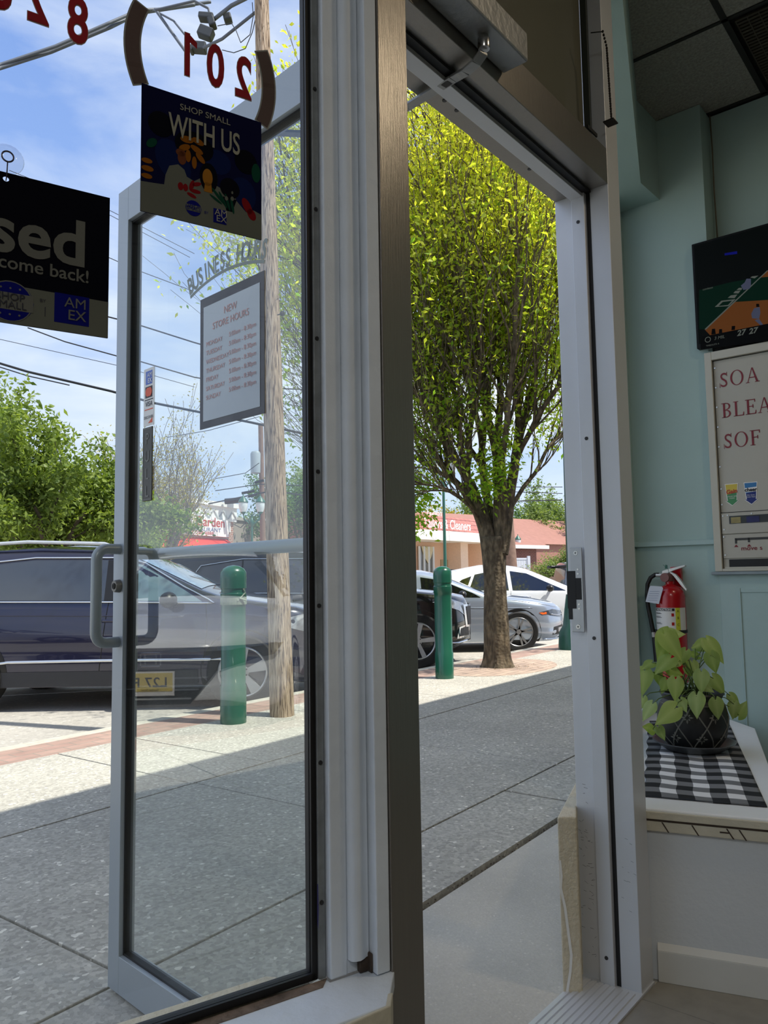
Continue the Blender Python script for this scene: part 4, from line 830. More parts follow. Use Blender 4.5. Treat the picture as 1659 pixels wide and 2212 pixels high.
PR = [(.072, 0), (.090, .010), (.112, .045), (.122, .085), (.122, .115), (.112, .150), (.100, .172), (.106, .186), (.112, .192), (.108, .198), (.098, .194), (.094, .175), (.094, .168), (.001, .168)]
MB().lathe(PR, n=56).build('pot', mat('pot_black', (26, 28, 30), .45, 0, .15, 40), parent=pot, smooth='auto')
MB().lathe([(.001, .172), (.092, .1715)], n=24, cap=False).build('soil', mat('soil', (40, 32, 26), .95, 0, .3, 60, .8), parent=pot)
def potr(h):
    for (r_0, h0), (r_1, h1) in zip(PR[:6], PR[1:7]):
        if h0 <= h <= h1: return r_0+(r_1-r_0)*(h-h0)/(h1-h0)
    return .1
def potp(a, h, k=.0006): r = potr(h)+k; return (r*cos(a), r*sin(a), h)
mb = MB(); nd = 8
for s_ in (1, -1):
    for k in range(nd):
        for dd in (-.012, .012, 0):
            if dd == 0: continue
            pts = [potp(2*pi*k/nd+s_*(h-.01)/.15*(2*pi/nd)*2*.5+dd, h) for h in np.linspace(.012, .158, 12)]; mb.tube(pts, .0011, 5)
for k in range(nd):
    for hc in (.048, .122):
        a0 = 2*pi*(k+(.5 if hc > .1 else .0))/nd + .26
        for p in range(8):
            an = pi*p/4; r1, r2 = .006, .022 if p % 2 == 0 else .014
            q = lambda rr, w: potp(a0+(rr*cos(an)-w*sin(an))/.118, hc+rr*sin(an)+w*cos(an), .0012)
            mb.add([q(r1, -.0012), q((r1+r2)/2, -.003), q(r2, 0), q((r1+r2)/2, .003), q(r1, .0012)], [(0, 1, 2, 3, 4)])
mb.tube([potp(2*pi*k/40, .158) for k in range(41)], .0014, 5)
mb.build('pot_pattern', mat('pot_scratch_grey', (112, 112, 106), .7, 0, .2), parent=pot)
LFM = leafmat('arrowhead_leaf', (140, 166, 88), (186, 204, 136), .4, .42)
VEIN = mat('leaf_vein_pale', (176, 200, 130), .6)
def heartleaf(parent, base, tip_dir, nrm, Ls, tone, fold=.25):
    """arrow shaped leaf; base = stalk joint, tip_dir = pointing, nrm = face"""
    t = Vector(tip_dir).normalized(); n = Vector(nrm); n = (n-t*n.dot(t)).normalized(); s = t.cross(n)
    out = [(-.30, .0), (-.26, .18), (-.10, .36), (.10, .42), (.32, .38), (.55, .27), (.78, .13), (.93, .04), (1.0, 0)]
    vs = []; fs = []; tn = []
    rows = [(-.02, 0)]
    for (l, w) in out:
        lm = max(l, 0.0)
        droop = -.16*(l**2)
        for k, sg in ((1, -1), (.5, -1), (0, 1), (.5, 1), (1, 1)):
            ww = w*k*sg; ll = l if k else lm
            if k == .5: ll = l*.75+lm*.25
            if k == .5 and l < 0: ww = (w*.5+.06)*sg
            if k == 1 and l < 0 and w == 0: ww = .10*sg
            z = abs(ww)*fold*(1-.3*k) - abs(ww)**2*.55 + droop + .01*sin(9*ll+5*k)
            vs.append(Vector(base)+t*(ll*Ls)+s*(ww*Ls)+n*(z*Ls)); tn.append(tone*.6+(.4 if k < .3 else .0)+.08*sin(20*ll)*k)
    m_ = len(out)
    for i in range(m_-1):
        for k in range(4):
            if out[i+1][0] <= 0 and k in (1, 2) and out[i][0] < -.2: pass
            fs.append((i*5+k, i*5+k+1, (i+1)*5+k+1, (i+1)*5+k))
    me = bpy.data.meshes.new('leaf'); me.from_pydata(vs, [], fs); me.materials.append(LFM); at_ = me.attributes.new('tone', 'FLOAT', 'POINT'); at_.data.foreach_set('value', tn)
    me.polygons.foreach_set('use_smooth', [True]*len(fs)); o = bpy.data.objects.new('leaf', me); COL.objects.link(o); o.parent = parent
    sd = o.modifiers.new('sub', 'SUBSURF'); sd.levels = sd.render_levels = 1
    return o
# leaves: (zoomed px base, px tip, distance offset toward the viewer, length factor, facing)
Z5 = lambda zx, zy: (1360+zx/3.813, 1180+zy/3.813)
PO = Rf.w(px_, py_, .464)
def pl(zx, zy, dy): p = at(*Z5(zx, zy), PO.y+dy); d = p-PO; return Vector((d.dot(Rf.X), d.dot(Rf.Y), d.z))
LV = [((320, 730), (230, 960), -.03, .5), ((300, 740), (465, 960), -.06, .8), ((300, 725), (480, 715), .0, .9), ((330, 930), (195, 1050), -.09, .1), ((180, 960), (90, 1010), .0, .6), ((120, 1040), (100, 1250), -.01, .7), ((640, 790), (500, 830), .03, .6), ((650, 790), (805, 975), -.03, .7), ((670, 920), (660, 810), .0, .6), ((670, 900), (720, 1070), -.05, .5), ((560, 900), (450, 870), .03, .2), ((520, 960), (560, 1060), -.03, .5), ((380, 1110), (380, 1300), -.12, .6), ((590, 1050), (590, 1230), -.10, .5), ((480, 1000), (640, 1060), -.02, .4), ((320, 1010), (470, 1060), -.06, .3), ((230, 1050), (240, 1110), .02, .2), ((690, 1090), (800, 1240), -.04, .4), ((550, 1240), (550, 1430), -.14, .5), ((710, 1280), (740, 1450), -.13, .7), ((420, 1270), (470, 1370), -.12, .4), ((370, 1340), (205, 1480), -.15, .8), ((180, 1310), (90, 1450), -.10, .7), ((110, 1250), (80, 1360), -.06, .5), ((860, 1300), (850, 1440), -.05, .5), ((830, 1230), (890, 1290), -.03, .3), ((900, 1390), (970, 1260), -.05, .2), ((190, 1510), (110, 1480), -.09, .4), ((240, 1500), (270, 1560), -.08, .3), ((460, 870), (400, 1000), -.05, .3), ((540, 830), (640, 860), .05, .5), ((400, 950), (330, 990), -.05, .5), ((600, 1150), (700, 1200), -.04, .6), ((300, 1110), (260, 1230), -.05, .4)]
stm = MB(); rr = random.Random(8)
for (b_, t_, dy, tone) in LV:
    B_ = pl(*b_, dy); T_ = pl(*t_, dy-.012+rr.uniform(-.03, .02))
    Lf = max((T_-B_).length*.92, .045)
    nn = Rf.loc(Rf.o+Vector((-.25+rr.uniform(-.35, .35), -.8, .55+rr.uniform(-.2, .3))))
    heartleaf(pot, B_, T_-B_, nn, Lf, tone)
    root = Vector((rr.uniform(-.05, .05), rr.uniform(-.05, .04), .17)); mid = (root+B_)/2+Vector((0, 0, .03))
    stm.tube([root, root*.6+mid*.4+Vector((0, 0, .02)), mid, B_*.7+mid*.3+Vector((0, 0, .01)), B_], [.0024, .0022, .002, .0017, .0014], 6)
stm.build('stem', mat('plant_stem', (92, 112, 58), .6), parent=pot, smooth=True)
# ============================================================ STREET FURNITURE
BG = mat('bollard_green', (22, 86, 66), .3, 0, .05, 6, coat=.5)
def bollard(px, py, label):
    p = gnd(px, py); p.z = 0
    b = empty('bollard', p, 0, label, 'bollard', 'green bollards on the sidewalk')
    MB().lathe([(.100, 0), (.100, .275), (.094, .283), (.094, .87), (.094, .905), (.100, .915), (.100, .985), (.094, .99), (.094, 1.02), (.100, 1.025), (.101, 1.10), (.099, 1.15), (.080, 1.178), (.045, 1.197), (.001, 1.205)], n=40).build('post', BG, parent=b, smooth='auto')
    return b
b1 = bollard(504, 1561, 'green metal bollard seen through the open door glass beside the wooden pole')
b2 = bollard(960.5, 1465, 'dark green bollard standing left of the street tree trunk')
mb = MB(); mb.lathe([(.1012, .90), (.1016, .93), (.1012, .955)], n=30, cap=False); mb.tube([(.05, -.09, .93), (.10, -.04, .99), (.085, -.05, 1.02)], .006, 6); mb.tube([(.06, -.085, .95), (.11, -.05, .93)], .007, 6)
mb.build('tape_scrap', mat('tape_scrap', (130, 142, 124), .6, 0, .3), parent=b1)
# utility pole
WOOD = bpy.data.materials.new('pole_wood'); WOOD.use_nodes = True; nt = WOOD.node_tree; b = nt.nodes['Principled BSDF']; b.inputs['Roughness'].default_value = .9
tc = N(nt, 'ShaderNodeTexCoord'); mp = N(nt, 'ShaderNodeMapping'); mp.inputs['Scale'].default_value = (1, 1, .07); L(nt, tc.outputs['Object'], mp.inputs[0])
nz = N(nt, 'ShaderNodeTexNoise'); nz.inputs['Scale'].default_value = 95; nz.inputs['Detail'].default_value = 6; nz.inputs['Distortion'].default_value = .6; L(nt, mp.outputs[0], nz.inputs[0])
cr = N(nt, 'ShaderNodeValToRGB'); el = cr.color_ramp.elements; el[0].position = .36; el[0].color = (*lin((84, 66, 52)), 1); el[1].position = .60; el[1].color = (*lin((190, 170, 146)), 1); q = el.new(.46); q.color = (*lin((152, 130, 106)), 1)
L(nt, nz.outputs[0], cr.inputs[0]); L(nt, cr.outputs[0], b.inputs['Base Color']); bp = N(nt, 'ShaderNodeBump'); bp.inputs['Strength'].default_value = .8; bp.inputs['Distance'].default_value = .01; L(nt, nz.outputs[0], bp.inputs['Height']); L(nt, bp.outputs[0], b.inputs['Normal'])
base = gnd(609, 1546); topP = at(562, -120, base.y+.15)
up_ = empty('utility_pole', base, 0, 'weathered wooden utility pole standing behind the open door', 'utility pole')
dv = topP-base
mb = MB(); n = 40; rs = random.Random(4); ph = [rs.uniform(0, 6) for _ in range(6)]
pts = []; 
N_ = 28; vs = []
for i in range(n+1):
    t = i/n; z_ = dv*t; rad = .096*(1-t)+.060*t
    for k in range(N_):
        a = 2*pi*k/N_; r = rad*(1+.025*sin(5*a+ph[0]+t*2)+.02*sin(9*a+ph[1]-t*3)+.012*sin(17*a+ph[2]+t*8))
        vs.append((z_.x+r*cos(a), z_.y+r*sin(a), z_.z-.02*(i == 0)))
mb.add(vs, [(i*N_+k, i*N_+(k+1) % N_, (i+1)*N_+(k+1) % N_, (i+1)*N_+k) for i in range(n) for k in range(N_)])
mb.build('shaft', WOOD, parent=up_, smooth=True)
mb = MB(); br_ = at(608, 682, base.y-.02)-base; mb.ball(br_+Vector((.012, -.05, 0)), .016, 10); mb.ring(br_.x+.014, br_.z, .013, .020, br_.y-.06, br_.y-.045); mb.tube([br_+Vector((-.03, -.02, 0)), br_+Vector((.012, -.05, 0))], .006, 8)
mb.build('eye_bolt', mat('rusty_iron', (62, 56, 50), .7, .4), parent=up_)
mb = MB()
for i in range(150):
    t = rs.uniform(.02, .95); a = rs.uniform(-2.9, -.2); rad = .096*(1-t)+.060*t; p = dv*t; 
    c_ = Vector((p.x+rad*1.0*cos(a), p.y+rad*1.0*sin(a), p.z)); l = rs.uniform(.006, .016); w_ = .0018
    tt = Vector((-sin(a), cos(a), 0))*w_; nn = Vector((cos(a), sin(a), 0))*.0045
    mb.add([c_-tt+nn, c_+Vector((0, 0, -l))+nn, c_+tt+nn, c_+Vector((0, 0, l))+nn], [(0, 1, 2, 3)])
mb.build('staple_hole', mat('hole_dark', (36, 28, 22), .9), parent=up_)
# ============================================================ TREES
def quads(name, V_, F_, material, parent, tone=None):
    me = bpy.data.meshes.new(name); V_ = np.asarray(V_, np.float32); F_ = np.asarray(F_, np.int32)
    me.vertices.add(len(V_)); me.vertices.foreach_set('co', V_.ravel()); me.loops.add(F_.size); me.loops.foreach_set('vertex_index', F_.ravel())
    me.polygons.add(len(F_)); me.polygons.foreach_set('loop_start', np.arange(0, F_.size, F_.shape[1], dtype=np.int32)); me.polygons.foreach_set('loop_total', np.full(len(F_), F_.shape[1], np.int32)); me.update(); me.validate()
    if tone is not None: a = me.attributes.new('tone', 'FLOAT', 'POINT'); a.data.foreach_set('value', np.asarray(tone, np.float32))
    me.materials.append(material); o = bpy.data.objects.new(name, me); COL.objects.link(o); o.parent = parent; return o
def leaves(P, size, width=.42, droop=.5, rng=RNG, var=.35, tone0=None):
    n = len(P); P = np.asarray(P)
    d = rng.normal(size=(n, 3)); d[:, 2] = d[:, 2]*.6-droop; d /= np.linalg.norm(d, axis=1)[:, None]
    q = rng.normal(size=(n, 3)); s = np.cross(d, q); s /= np.linalg.norm(s, axis=1)[:, None]; nn = np.cross(s, d)
    l = size*(1+var*rng.uniform(-1, 1, n))[:, None]; w = l*width*.5
    a = P; t = P+d*l; m1 = P+d*l*.42+s*w+nn*w*.35; m2 = P+d*l*.42-s*w+nn*w*.35
    V_ = np.stack([a, m1, t, m2], 1).reshape(-1, 3); F_ = np.arange(4*n).reshape(n, 4)
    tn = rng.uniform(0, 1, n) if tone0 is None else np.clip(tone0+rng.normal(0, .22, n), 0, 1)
    return V_, F_, np.repeat(tn, 4)
class Tree:
    def __init__(s, seed): s.r = random.Random(seed); s.tips = []; s.mb = MB()
    env = None
    def branch(s, p, d, L_, r, lev, maxlev, spread=.45, kids=3, grav=0.0, n=6, wob=.12, uptake=.06, minr=.003, lfrac=.72):
        pts = [Vector(p)]; rad = [r]; d = Vector(d).normalized(); q = Vector(p); 
        for i in range(n):
            d = (d+Vector((s.r.gauss(0, wob), s.r.gauss(0, wob), s.r.gauss(0, wob)+uptake-grav*lev))).normalized(); q = q+d*(L_/n)
            if s.env and not s.env(q):
                n = i; break
            pts.append(q.copy()); rad.append(max(minr, r*(1-.55*(i+1)/n)))
            if lev >= maxlev-1: s.tips.append((q.copy(), lev))
        if n < 1 or len(pts) < 2: return
        s.mb.tube(pts, rad, 7 if lev < 2 else (5 if lev < 3 else 3), cap=False)
        if lev >= maxlev: return
        for k in range(kids):
            i = int(n*(.35+.65*(k+s.r.random()*.6)/kids)); i = min(i, n)
            ax = Vector((s.r.gauss(0, 1), s.r.gauss(0, 1), s.r.gauss(0, .5))).cross(d).normalized(); a = spread*(.6+.7*s.r.random())
            nd = (d*cos(a)+ax*sin(a)); s.branch(pts[i], nd, L_*lfrac*(.75+.4*s.r.random()), rad[i]*.62, lev+1, maxlev, spread, kids, grav, max(4, n-1), wob, uptake, minr, lfrac)
BARK = bpy.data.materials.new('tree_bark'); BARK.use_nodes = True; nt = BARK.node_tree; b = nt.nodes['Principled BSDF']; b.inputs['Roughness'].default_value = .9
tc = N(nt, 'ShaderNodeTexCoord'); nz = N(nt, 'ShaderNodeTexNoise'); nz.inputs['Scale'].default_value = 24; nz.inputs['Detail'].default_value = 10; L(nt, tc.outputs['Object'], nz.inputs[0])
cr = N(nt, 'ShaderNodeValToRGB'); el = cr.color_ramp.elements; el[0].position = .35; el[0].color = (*lin((72, 63, 50)), 1); el[1].position = .72; el[1].color = (*lin((134, 120, 98)), 1); q = el.new(.5); q.color = (*lin((98, 88, 70)), 1); L(nt, nz.outputs[0], cr.inputs[0]); mpb = N(nt, 'ShaderNodeMapping'); mpb.inputs['Scale'].default_value = (1, 1, .35); L(nt, tc.outputs['Object'], mpb.inputs[0]); L(nt, mpb.outputs[0], nz.inputs[0]); L(nt, cr.outputs[0], b.inputs['Base Color'])
n2 = N(nt, 'ShaderNodeTexVoronoi'); n2.inputs['Scale'].default_value = 28; L(nt, tc.outputs['Object'], n2.inputs[0]); bp = N(nt, 'ShaderNodeBump'); bp.inputs['Strength'].default_value = .7; bp.inputs['Distance'].default_value = .012; L(nt, n2.outputs[0], bp.inputs['Height']); L(nt, bp.outputs[0], b.inputs['Normal'])
DBARK = mat('dark_twig_bark', (74, 64, 54), .9, 0, .2)
# main street tree
tb = gnd(1077, 1441); tb.z = 0
t1 = empty('street_tree', tb, 0, 'vase shaped street tree in fresh yellow green leaf seen through the open doorway', 'tree')
mb = MB(); n = 26; K = 40; vs = []; rs = random.Random(6); ph = [rs.uniform(0, 6) for _ in range(8)]
zf = 1.50
for i in range(n+1):
    z = zf*i/n*1.06; r = .128 + .075*math.exp(-z/.12) + .018*math.exp(-((z-.45)/.5)**2) + .03*max(0, (z-1.1)/.5)
    cx_ = -.02*(z/1.5) 
    for k in range(K):
        a = 2*pi*k/K; q = r*(1+.05*sin(3*a+ph[0]+z)+.035*sin(5*a+ph[1]-2*z)+.02*sin(11*a+ph[2]+5*z)+ .10*math.exp(-z/.1)*sin(4*a+ph[3])); vs.append((cx_+q*cos(a), q*sin(a)*.95, z-.03))
mb.add(vs, [(i*K+k, i*K+(k+1) % K, (i+1)*K+(k+1) % K, (i+1)*K+k) for i in range(n) for k in range(K)]+[tuple(n*K+k for k in range(K))])
mb.build('trunk', BARK, parent=t1, smooth=True)
def tpx(px, py, dy=0): return at(px, py, tb.y+dy)-tb
T = Tree(11)
EZ = [(0, 1.9), (2.4, 2.1), (3.1, 3.1), (3.9, 3.9), (5.0, 3.9), (6.2, 2.75), (7.0, 2.0), (8.0, 1.1), (9.0, .3)]
def main_env(q, pad=0.0):
    rx_ = 3.9
    for (a, b_), (c_, d_) in zip(EZ[:-1], EZ[1:]):
        if a <= q[2] <= c_: rx_ = b_+(d_-b_)*(q[2]-a)/(c_-a)
    if q[2] > 9: return False
    return (q[0] > -(rx_+pad) if q[0] < 0 else q[0] < 3.6+pad) and abs(q[1]) < 3.0+pad
T.env = main_env
def poly(pts_px, r0_, r1_, nz_=.02, n=5):
    P0 = [(-p if isinstance(p, Vector) else p) for p in pts_px]; P_ = []
    for a, b_ in zip(pts_px[:-1], pts_px[1:]):
        for k in range(n): P_.append(a*(1-k/n)+b_*(k/n)+Vector((T.r.gauss(0, nz_), T.r.gauss(0, nz_), 0))*(1 if (P_ and True) else 0))
    P_.append(pts_px[-1]); m_ = len(P_)
    for _ in range(2): P_ = [P_[0]]+[(P_[i-1]+P_[i]*2+P_[i+1])/4 for i in range(1, m_-1)]+[P_[-1]]
    T.mb.tube(P_, [r0_+(r1_-r0_)*i/(m_-1) for i in range(m_)], 12, cap=False); return P_
Lz = lambda x, y_, z: Vector((x, y_, z))
# three leaders above the fork, then limbs
LA = poly([Lz(-.06, 0, 1.34), tpx(1052, 1150, 0), tpx(1028, 1085, .05), tpx(1012, 1040, .1)], .105, .075, .004)
LB = poly([Lz(.05, .02, 1.34), tpx(1082, 1130, 0), tpx(1080, 1060, -.05), tpx(1078, 1000, -.1)], .105, .078, .004)
LC = poly([Lz(.07, -.02, 1.36), tpx(1094, 1130, 0), tpx(1100, 1070, .1), tpx(1112, 1000, .15)], .085, .06, .004)
LD_ = poly([tpx(1066, 1140, .06), tpx(1048, 1060, .3), tpx(1040, 980, .5)], .06, .045, .004)
limbs = []
def limb(lead, frac, pts, dys, r):
    s0 = lead[int(frac*(len(lead)-1))]; P_ = poly([s0]+[tpx(px, py, dy) for (px, py), dy in zip(pts, dys)], r, r*.42, .022); limbs.append((P_, r))
limb(LA, 1, [(985, 1000), (950, 900), (905, 770), (880, 640)], (.1, .0, -.2, -.4), .055)
limb(LA, .6, [(975, 1030), (925, 960), (860, 890), (780, 840)], (.1, .2, .5, .8), .045)
limb(LA, 1, [(1000, 980), (985, 860), (960, 720), (950, 560)], (.2, .4, .5, .6), .05)
limb(LA, .4, [(990, 1045), (915, 1000), (840, 960), (740, 900)], (-.1, -.2, -.1, 0), .032)
limb(LA, .8, [(1008, 1010), (1020, 900), (1012, 760), (990, 600)], (-.1, -.3, -.5, -.7), .045)
limb(LB, 1, [(1060, 930), (1040, 800), (1035, 660), (1020, 520)], (-.1, -.2, -.2, -.3), .05)
limb(LB, 1, [(1078, 930), (1078, 800), (1082, 660), (1075, 500)], (0, .2, .4, .5), .052)
limb(LB, .7, [(1085, 980), (1100, 860), (1112, 720), (1120, 560)], (-.3, -.5, -.7, -.9), .045)
limb(LC, 1, [(1125, 940), (1150, 830), (1180, 720), (1210, 600)], (.2, .3, .3, .3), .048)
limb(LC, .8, [(1118, 980), (1160, 900), (1230, 800), (1310, 700)], (.1, -.1, -.3, -.4), .042)
limb(LC, 1, [(1118, 930), (1128, 810), (1140, 680), (1150, 540)], (.4, .8, 1.1, 1.3), .042)
limb(LC, .5, [(1140, 1040), (1190, 960), (1260, 890), (1340, 830)], (.3, .6, .9, 1.1), .03)
limb(LD_, 1, [(1030, 900), (1010, 790), (985, 660), (960, 540)], (.8, 1.1, 1.4, 1.6), .042)
limb(LD_, .8, [(1010, 960), (950, 860), (880, 760), (790, 660)], (.6, .9, 1.1, 1.3), .038)
limb(LA, .9, [(960, 960), (890, 830), (800, 700), (700, 600)], (-.2, -.5, -.8, -1.0), .04)
limb(LD_, 1, [(1050, 880), (1062, 760), (1070, 640), (1085, 520)], (.9, 1.3, 1.6, 1.9), .036)
limb(LA, .3, [(1000, 1075), (960, 1052), (905, 1045), (850, 1055)], (-.3, -.5, -.7, -.9), .016)
limb(LA, .5, [(1010, 1090), (975, 1062), (930, 1058), (880, 1075)], (-.35, -.5, -.6, -.7), .014)
for P_, r in limbs:
    m_ = len(P_)-1
    for k in range(4, m_+1):
        fr = k/m_; rr_ = r*(1-.58*fr)
        for rep in range(1 if fr < .45 else 2):
            dr = (P_[k]-P_[k-1]).normalized(); ax = Vector((T.r.gauss(0, 1), T.r.gauss(0, 1), T.r.gauss(0, .3))).cross(dr).normalized(); an = .3+.4*T.r.random(); nd = dr*cos(an)+ax*sin(an)+Vector((0, 0, .22))
            T.branch(P_[k], nd, (.9+1.4*T.r.random())*(1 if fr > .4 else .7), rr_*.45, 1, 3, .42, 3, 0, 6, .10, .07, .0026, .68)
    if r > .02:
        dr = ((P_[-1]-P_[-3]).normalized()+Vector((0, 0, .45))).normalized()
        for q_ in (0, 1, 2): T.branch(P_[-1], (dr+Vector((T.r.gauss(0, .25), T.r.gauss(0, .25), .15))).normalized(), 2.5, r*.35, 1, 3, .38, 4, 0, 7, .08, .06, .0028, .7)
T.mb.build('branches', BARK, parent=t1, smooth=True)
tips = np.array([tuple(p) for p, l in T.tips])
print('main tree tips', len(tips), tips.min(0), tips.max(0))
rg = np.random.default_rng(3)
zt_ = tips[:, 2]; keep = rg.uniform(size=len(tips)) < np.clip((zt_-1.5)/2.6, .20, 1.0); tp = tips[keep]
NL = 125000
idx = rg.integers(0, len(tp), NL); P_ = tp[idx]+rg.normal(0, .10, (NL, 3))+np.array([0, 0, -.03])
dens = np.clip((P_[:, 2]-2.0)/3.2, .16, 1); P_ = P_[rg.uniform(size=len(P_)) < dens]
P_ = P_[(P_[:, 2] > 1.9)]; P_ = P_[[main_env(q, .12) for q in P_]]
# hanging sprays of leaves in front of the fork
for (sx_, sy_, dy, k_) in ((1065, 1010, -.25, 170), (1045, 1040, -.2, 120), (1090, 960, -.3, 140), (1060, 900, -.4, 90), (1180, 880, .1, 150), (1160, 820, 0, 160), (1120, 720, -.2, 160), (905, 1050, -.3, 260), (900, 1110, -.3, 160), (930, 1010, .3, 120), (990, 880, -.3, 130), (925, 940, -.2, 130), (1185, 760, .2, 160), (1060, 1060, -.2, 60)):
    c_ = np.array(tpx(sx_, sy_, dy)); P_ = np.vstack([P_, c_+rg.normal(0, 1, (int(k_*1.6), 3))*np.array([.13, .13, .15])])
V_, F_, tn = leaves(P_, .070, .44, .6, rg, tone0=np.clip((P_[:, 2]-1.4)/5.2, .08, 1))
print('leaves', len(P_))
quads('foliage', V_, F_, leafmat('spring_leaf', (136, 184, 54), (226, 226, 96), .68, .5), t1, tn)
# tree pit
mb = MB(); mb.prism([(x*.95, y*.62) for x, y in [(cos(a), sin(a)) for a in [2*pi*k/36 for k in range(36)]]], -.02, .004, 'z')
pit = mb.build('tree_pit', PAVER2, loc=(tb.x, tb.y, 0), rot=ST.a); struct(pit, 'ring of dusty brick pavers around the street tree', 'paving')
mb = MB(); rs = random.Random(9)
for i in range(160):
    a = rs.uniform(0, 2*pi); r = .2+abs(rs.gauss(0, .22)); x, y_ = r*cos(a), r*sin(a)*.7; l = rs.uniform(.01, .03); q = rs.uniform(0, 3)
    mb.add([(x, y_, .006), (x+l*cos(q), y_+l*sin(q), .010), (x+l*cos(q)+.006, y_+l*sin(q)+.004, .007)], [(0, 1, 2)])
tag(mb.build('leaf_litter', mat('dry_litter', (150, 120, 84), .9, 0, .3), loc=(tb.x, tb.y, 0)), 'dry leaf litter scattered round the tree base', 'litter', kind='stuff')
def crown_tree(name, label, base, trunk_h, limbs_n, spread, Lb, r, seed, NL, size, m, maxlev=3, tilt=(0, 0), density_pow=1, bark=DBARK, kids=3, foli=True, jit=.15, uptake=.06, droop=.4, group=None, wob=.12):
    e_ = empty(name, base, 0, label, 'tree', group); T = Tree(seed)
    T.mb.tube([(0, 0, 0), (0.02, 0, trunk_h*.5), (0, .02, trunk_h)], [r*1.25, r, r*.9], 12, cap=False)
    for k in range(limbs_n):
        a = 2*pi*(k+T.r.random()*.6)/limbs_n; an = spread*(.35+.8*T.r.random()); d = Vector((sin(an)*cos(a)+tilt[0], sin(an)*sin(a)+tilt[1], cos(an)))
        T.branch((0, 0, trunk_h*(.75+.25*T.r.random())), d, Lb*(.8+.35*T.r.random()), r*.5, 1, maxlev, .55, kids, 0, 7, wob, uptake, .006, .68)
    T.mb.build('trunk', bark, parent=e_, smooth=True)
    if foli:
        tips = np.array([tuple(p) for p, l in T.tips]); rg = np.random.default_rng(seed); idx = rg.integers(0, len(tips), NL); P_ = tips[idx]+rg.normal(0, jit, (NL, 3))
        V_, F_, tn = leaves(P_, size, .46, droop, rg); quads('foliage', V_, F_, m, e_, tn)
    return e_
LG = leafmat('fresh_green_leaf', (98, 122, 52), (150, 168, 84), .5, .5); LYG = leafmat('mid_green_leaf', (96, 120, 66), (142, 160, 98), .5, .5); LY = leafmat('ochre_leaf', (150, 140, 50), (186, 172, 74), .5, .6); LD = leafmat('dark_green_leaf', (58, 92, 44), (110, 142, 70), .45, .55)
SZ = -.2
def tree_at(px, py_top, Y, **k):
    p = at(px, 1240, Y); return Vector((p.x, Y, SZ))
crown_tree('pear_tree', 'dense green tree with hanging leaves behind the dark blue car', tree_at(105, 0, 13.5), 1.7, 9, 1.05, 1.75, .12, 21, 40000, .105, LG, jit=.13, droop=.7, uptake=.03)
crown_tree('pear_tree', 'bushy green tree at the far left edge of the view', tree_at(-150, 0, 14.5), 1.5, 8, 1.0, 1.5, .11, 22, 22000, .105, LG, jit=.14, droop=.7, uptake=.02)
crown_tree('bare_tree', 'twiggy half bare tree fanning up beside the restaurant sign', tree_at(318, 0, 19), 1.2, 12, .62, 2.15, .09, 31, 9000, .06, LY, maxlev=4, tilt=(.25, 0), bark=mat('grey_twig', (132, 118, 104), .9, 0, .1), kids=4, jit=.12, uptake=.10, wob=.07)
crown_tree('yellow_bush', 'yellow flowering bush in front of the brick restaurant', tree_at(385, 0, 20), .8, 8, .9, 1.05, .08, 33, 7000, .07, LY, tilt=(.1, 0), jit=.2)
crown_tree('pear_tree', 'small green tree behind the door stile', tree_at(262, 0, 16), 1.2, 8, .9, 1.1, .09, 23, 12000, .10, LG, jit=.14, droop=.7)
for (px, Y, th, Lb, sd, m, lab, nl, sz) in (
    (470, 46, 2.0, 2.2, 41, LYG, 'round green tree above the restaurant roof', 9000, .22),
    (560, 62, 2.5, 2.8, 42, LYG, 'pale green tree behind the twin street lamp', 9000, .28),
    (655, 40, 3.2, 3.6, 43, LD, 'tall thin tree right of the wooden pole', 11000, .17),
    (700, 55, 3.5, 4.4, 44, LYG, 'big hazy green tree hidden by the window trim', 12000, .26),
    (925, 62, 3.0, 3.2, 45, LY, 'tan budding tree behind the tailor roof', 7000, .25),
    (1010, 75, 3.5, 3.6, 46, LYG, 'green tree between the tailor and the trunk', 9000, .30),
    (1135, 78, 3.0, 4.0, 47, LD, 'dark green tree behind the brown roof', 14000, .30),
    (1210, 70, 2.5, 4.4, 48, LYG, 'bright green tree right of the brown roof', 14000, .28),
    (1300, 66, 2.5, 4.6, 49, LYG, 'green tree hidden past the door jamb', 9000, .28),
    (1222, 46, .8, 1.3, 50, LYG, 'small yellow green tree beside the brick building', 9000, .12),
    (820, 70, 3, 3.6, 51, LYG, 'green tree beyond the black car', 8000, .3),
    (250, 60, 3, 3.6, 52, LYG, 'far green tree behind the restaurant', 8000, .3),
    (1200, 50, .4, 1.0, 53, LD, 'low grey green shrub by the brick building', 5000, .12)):
    crown_tree('background_tree', lab, tree_at(px, 0, Y), th, 8, 1.05, Lb, .16, sd, nl, sz, m, jit=.3 if Y > 44 and th > 1 else .2, group='trees beyond the street')

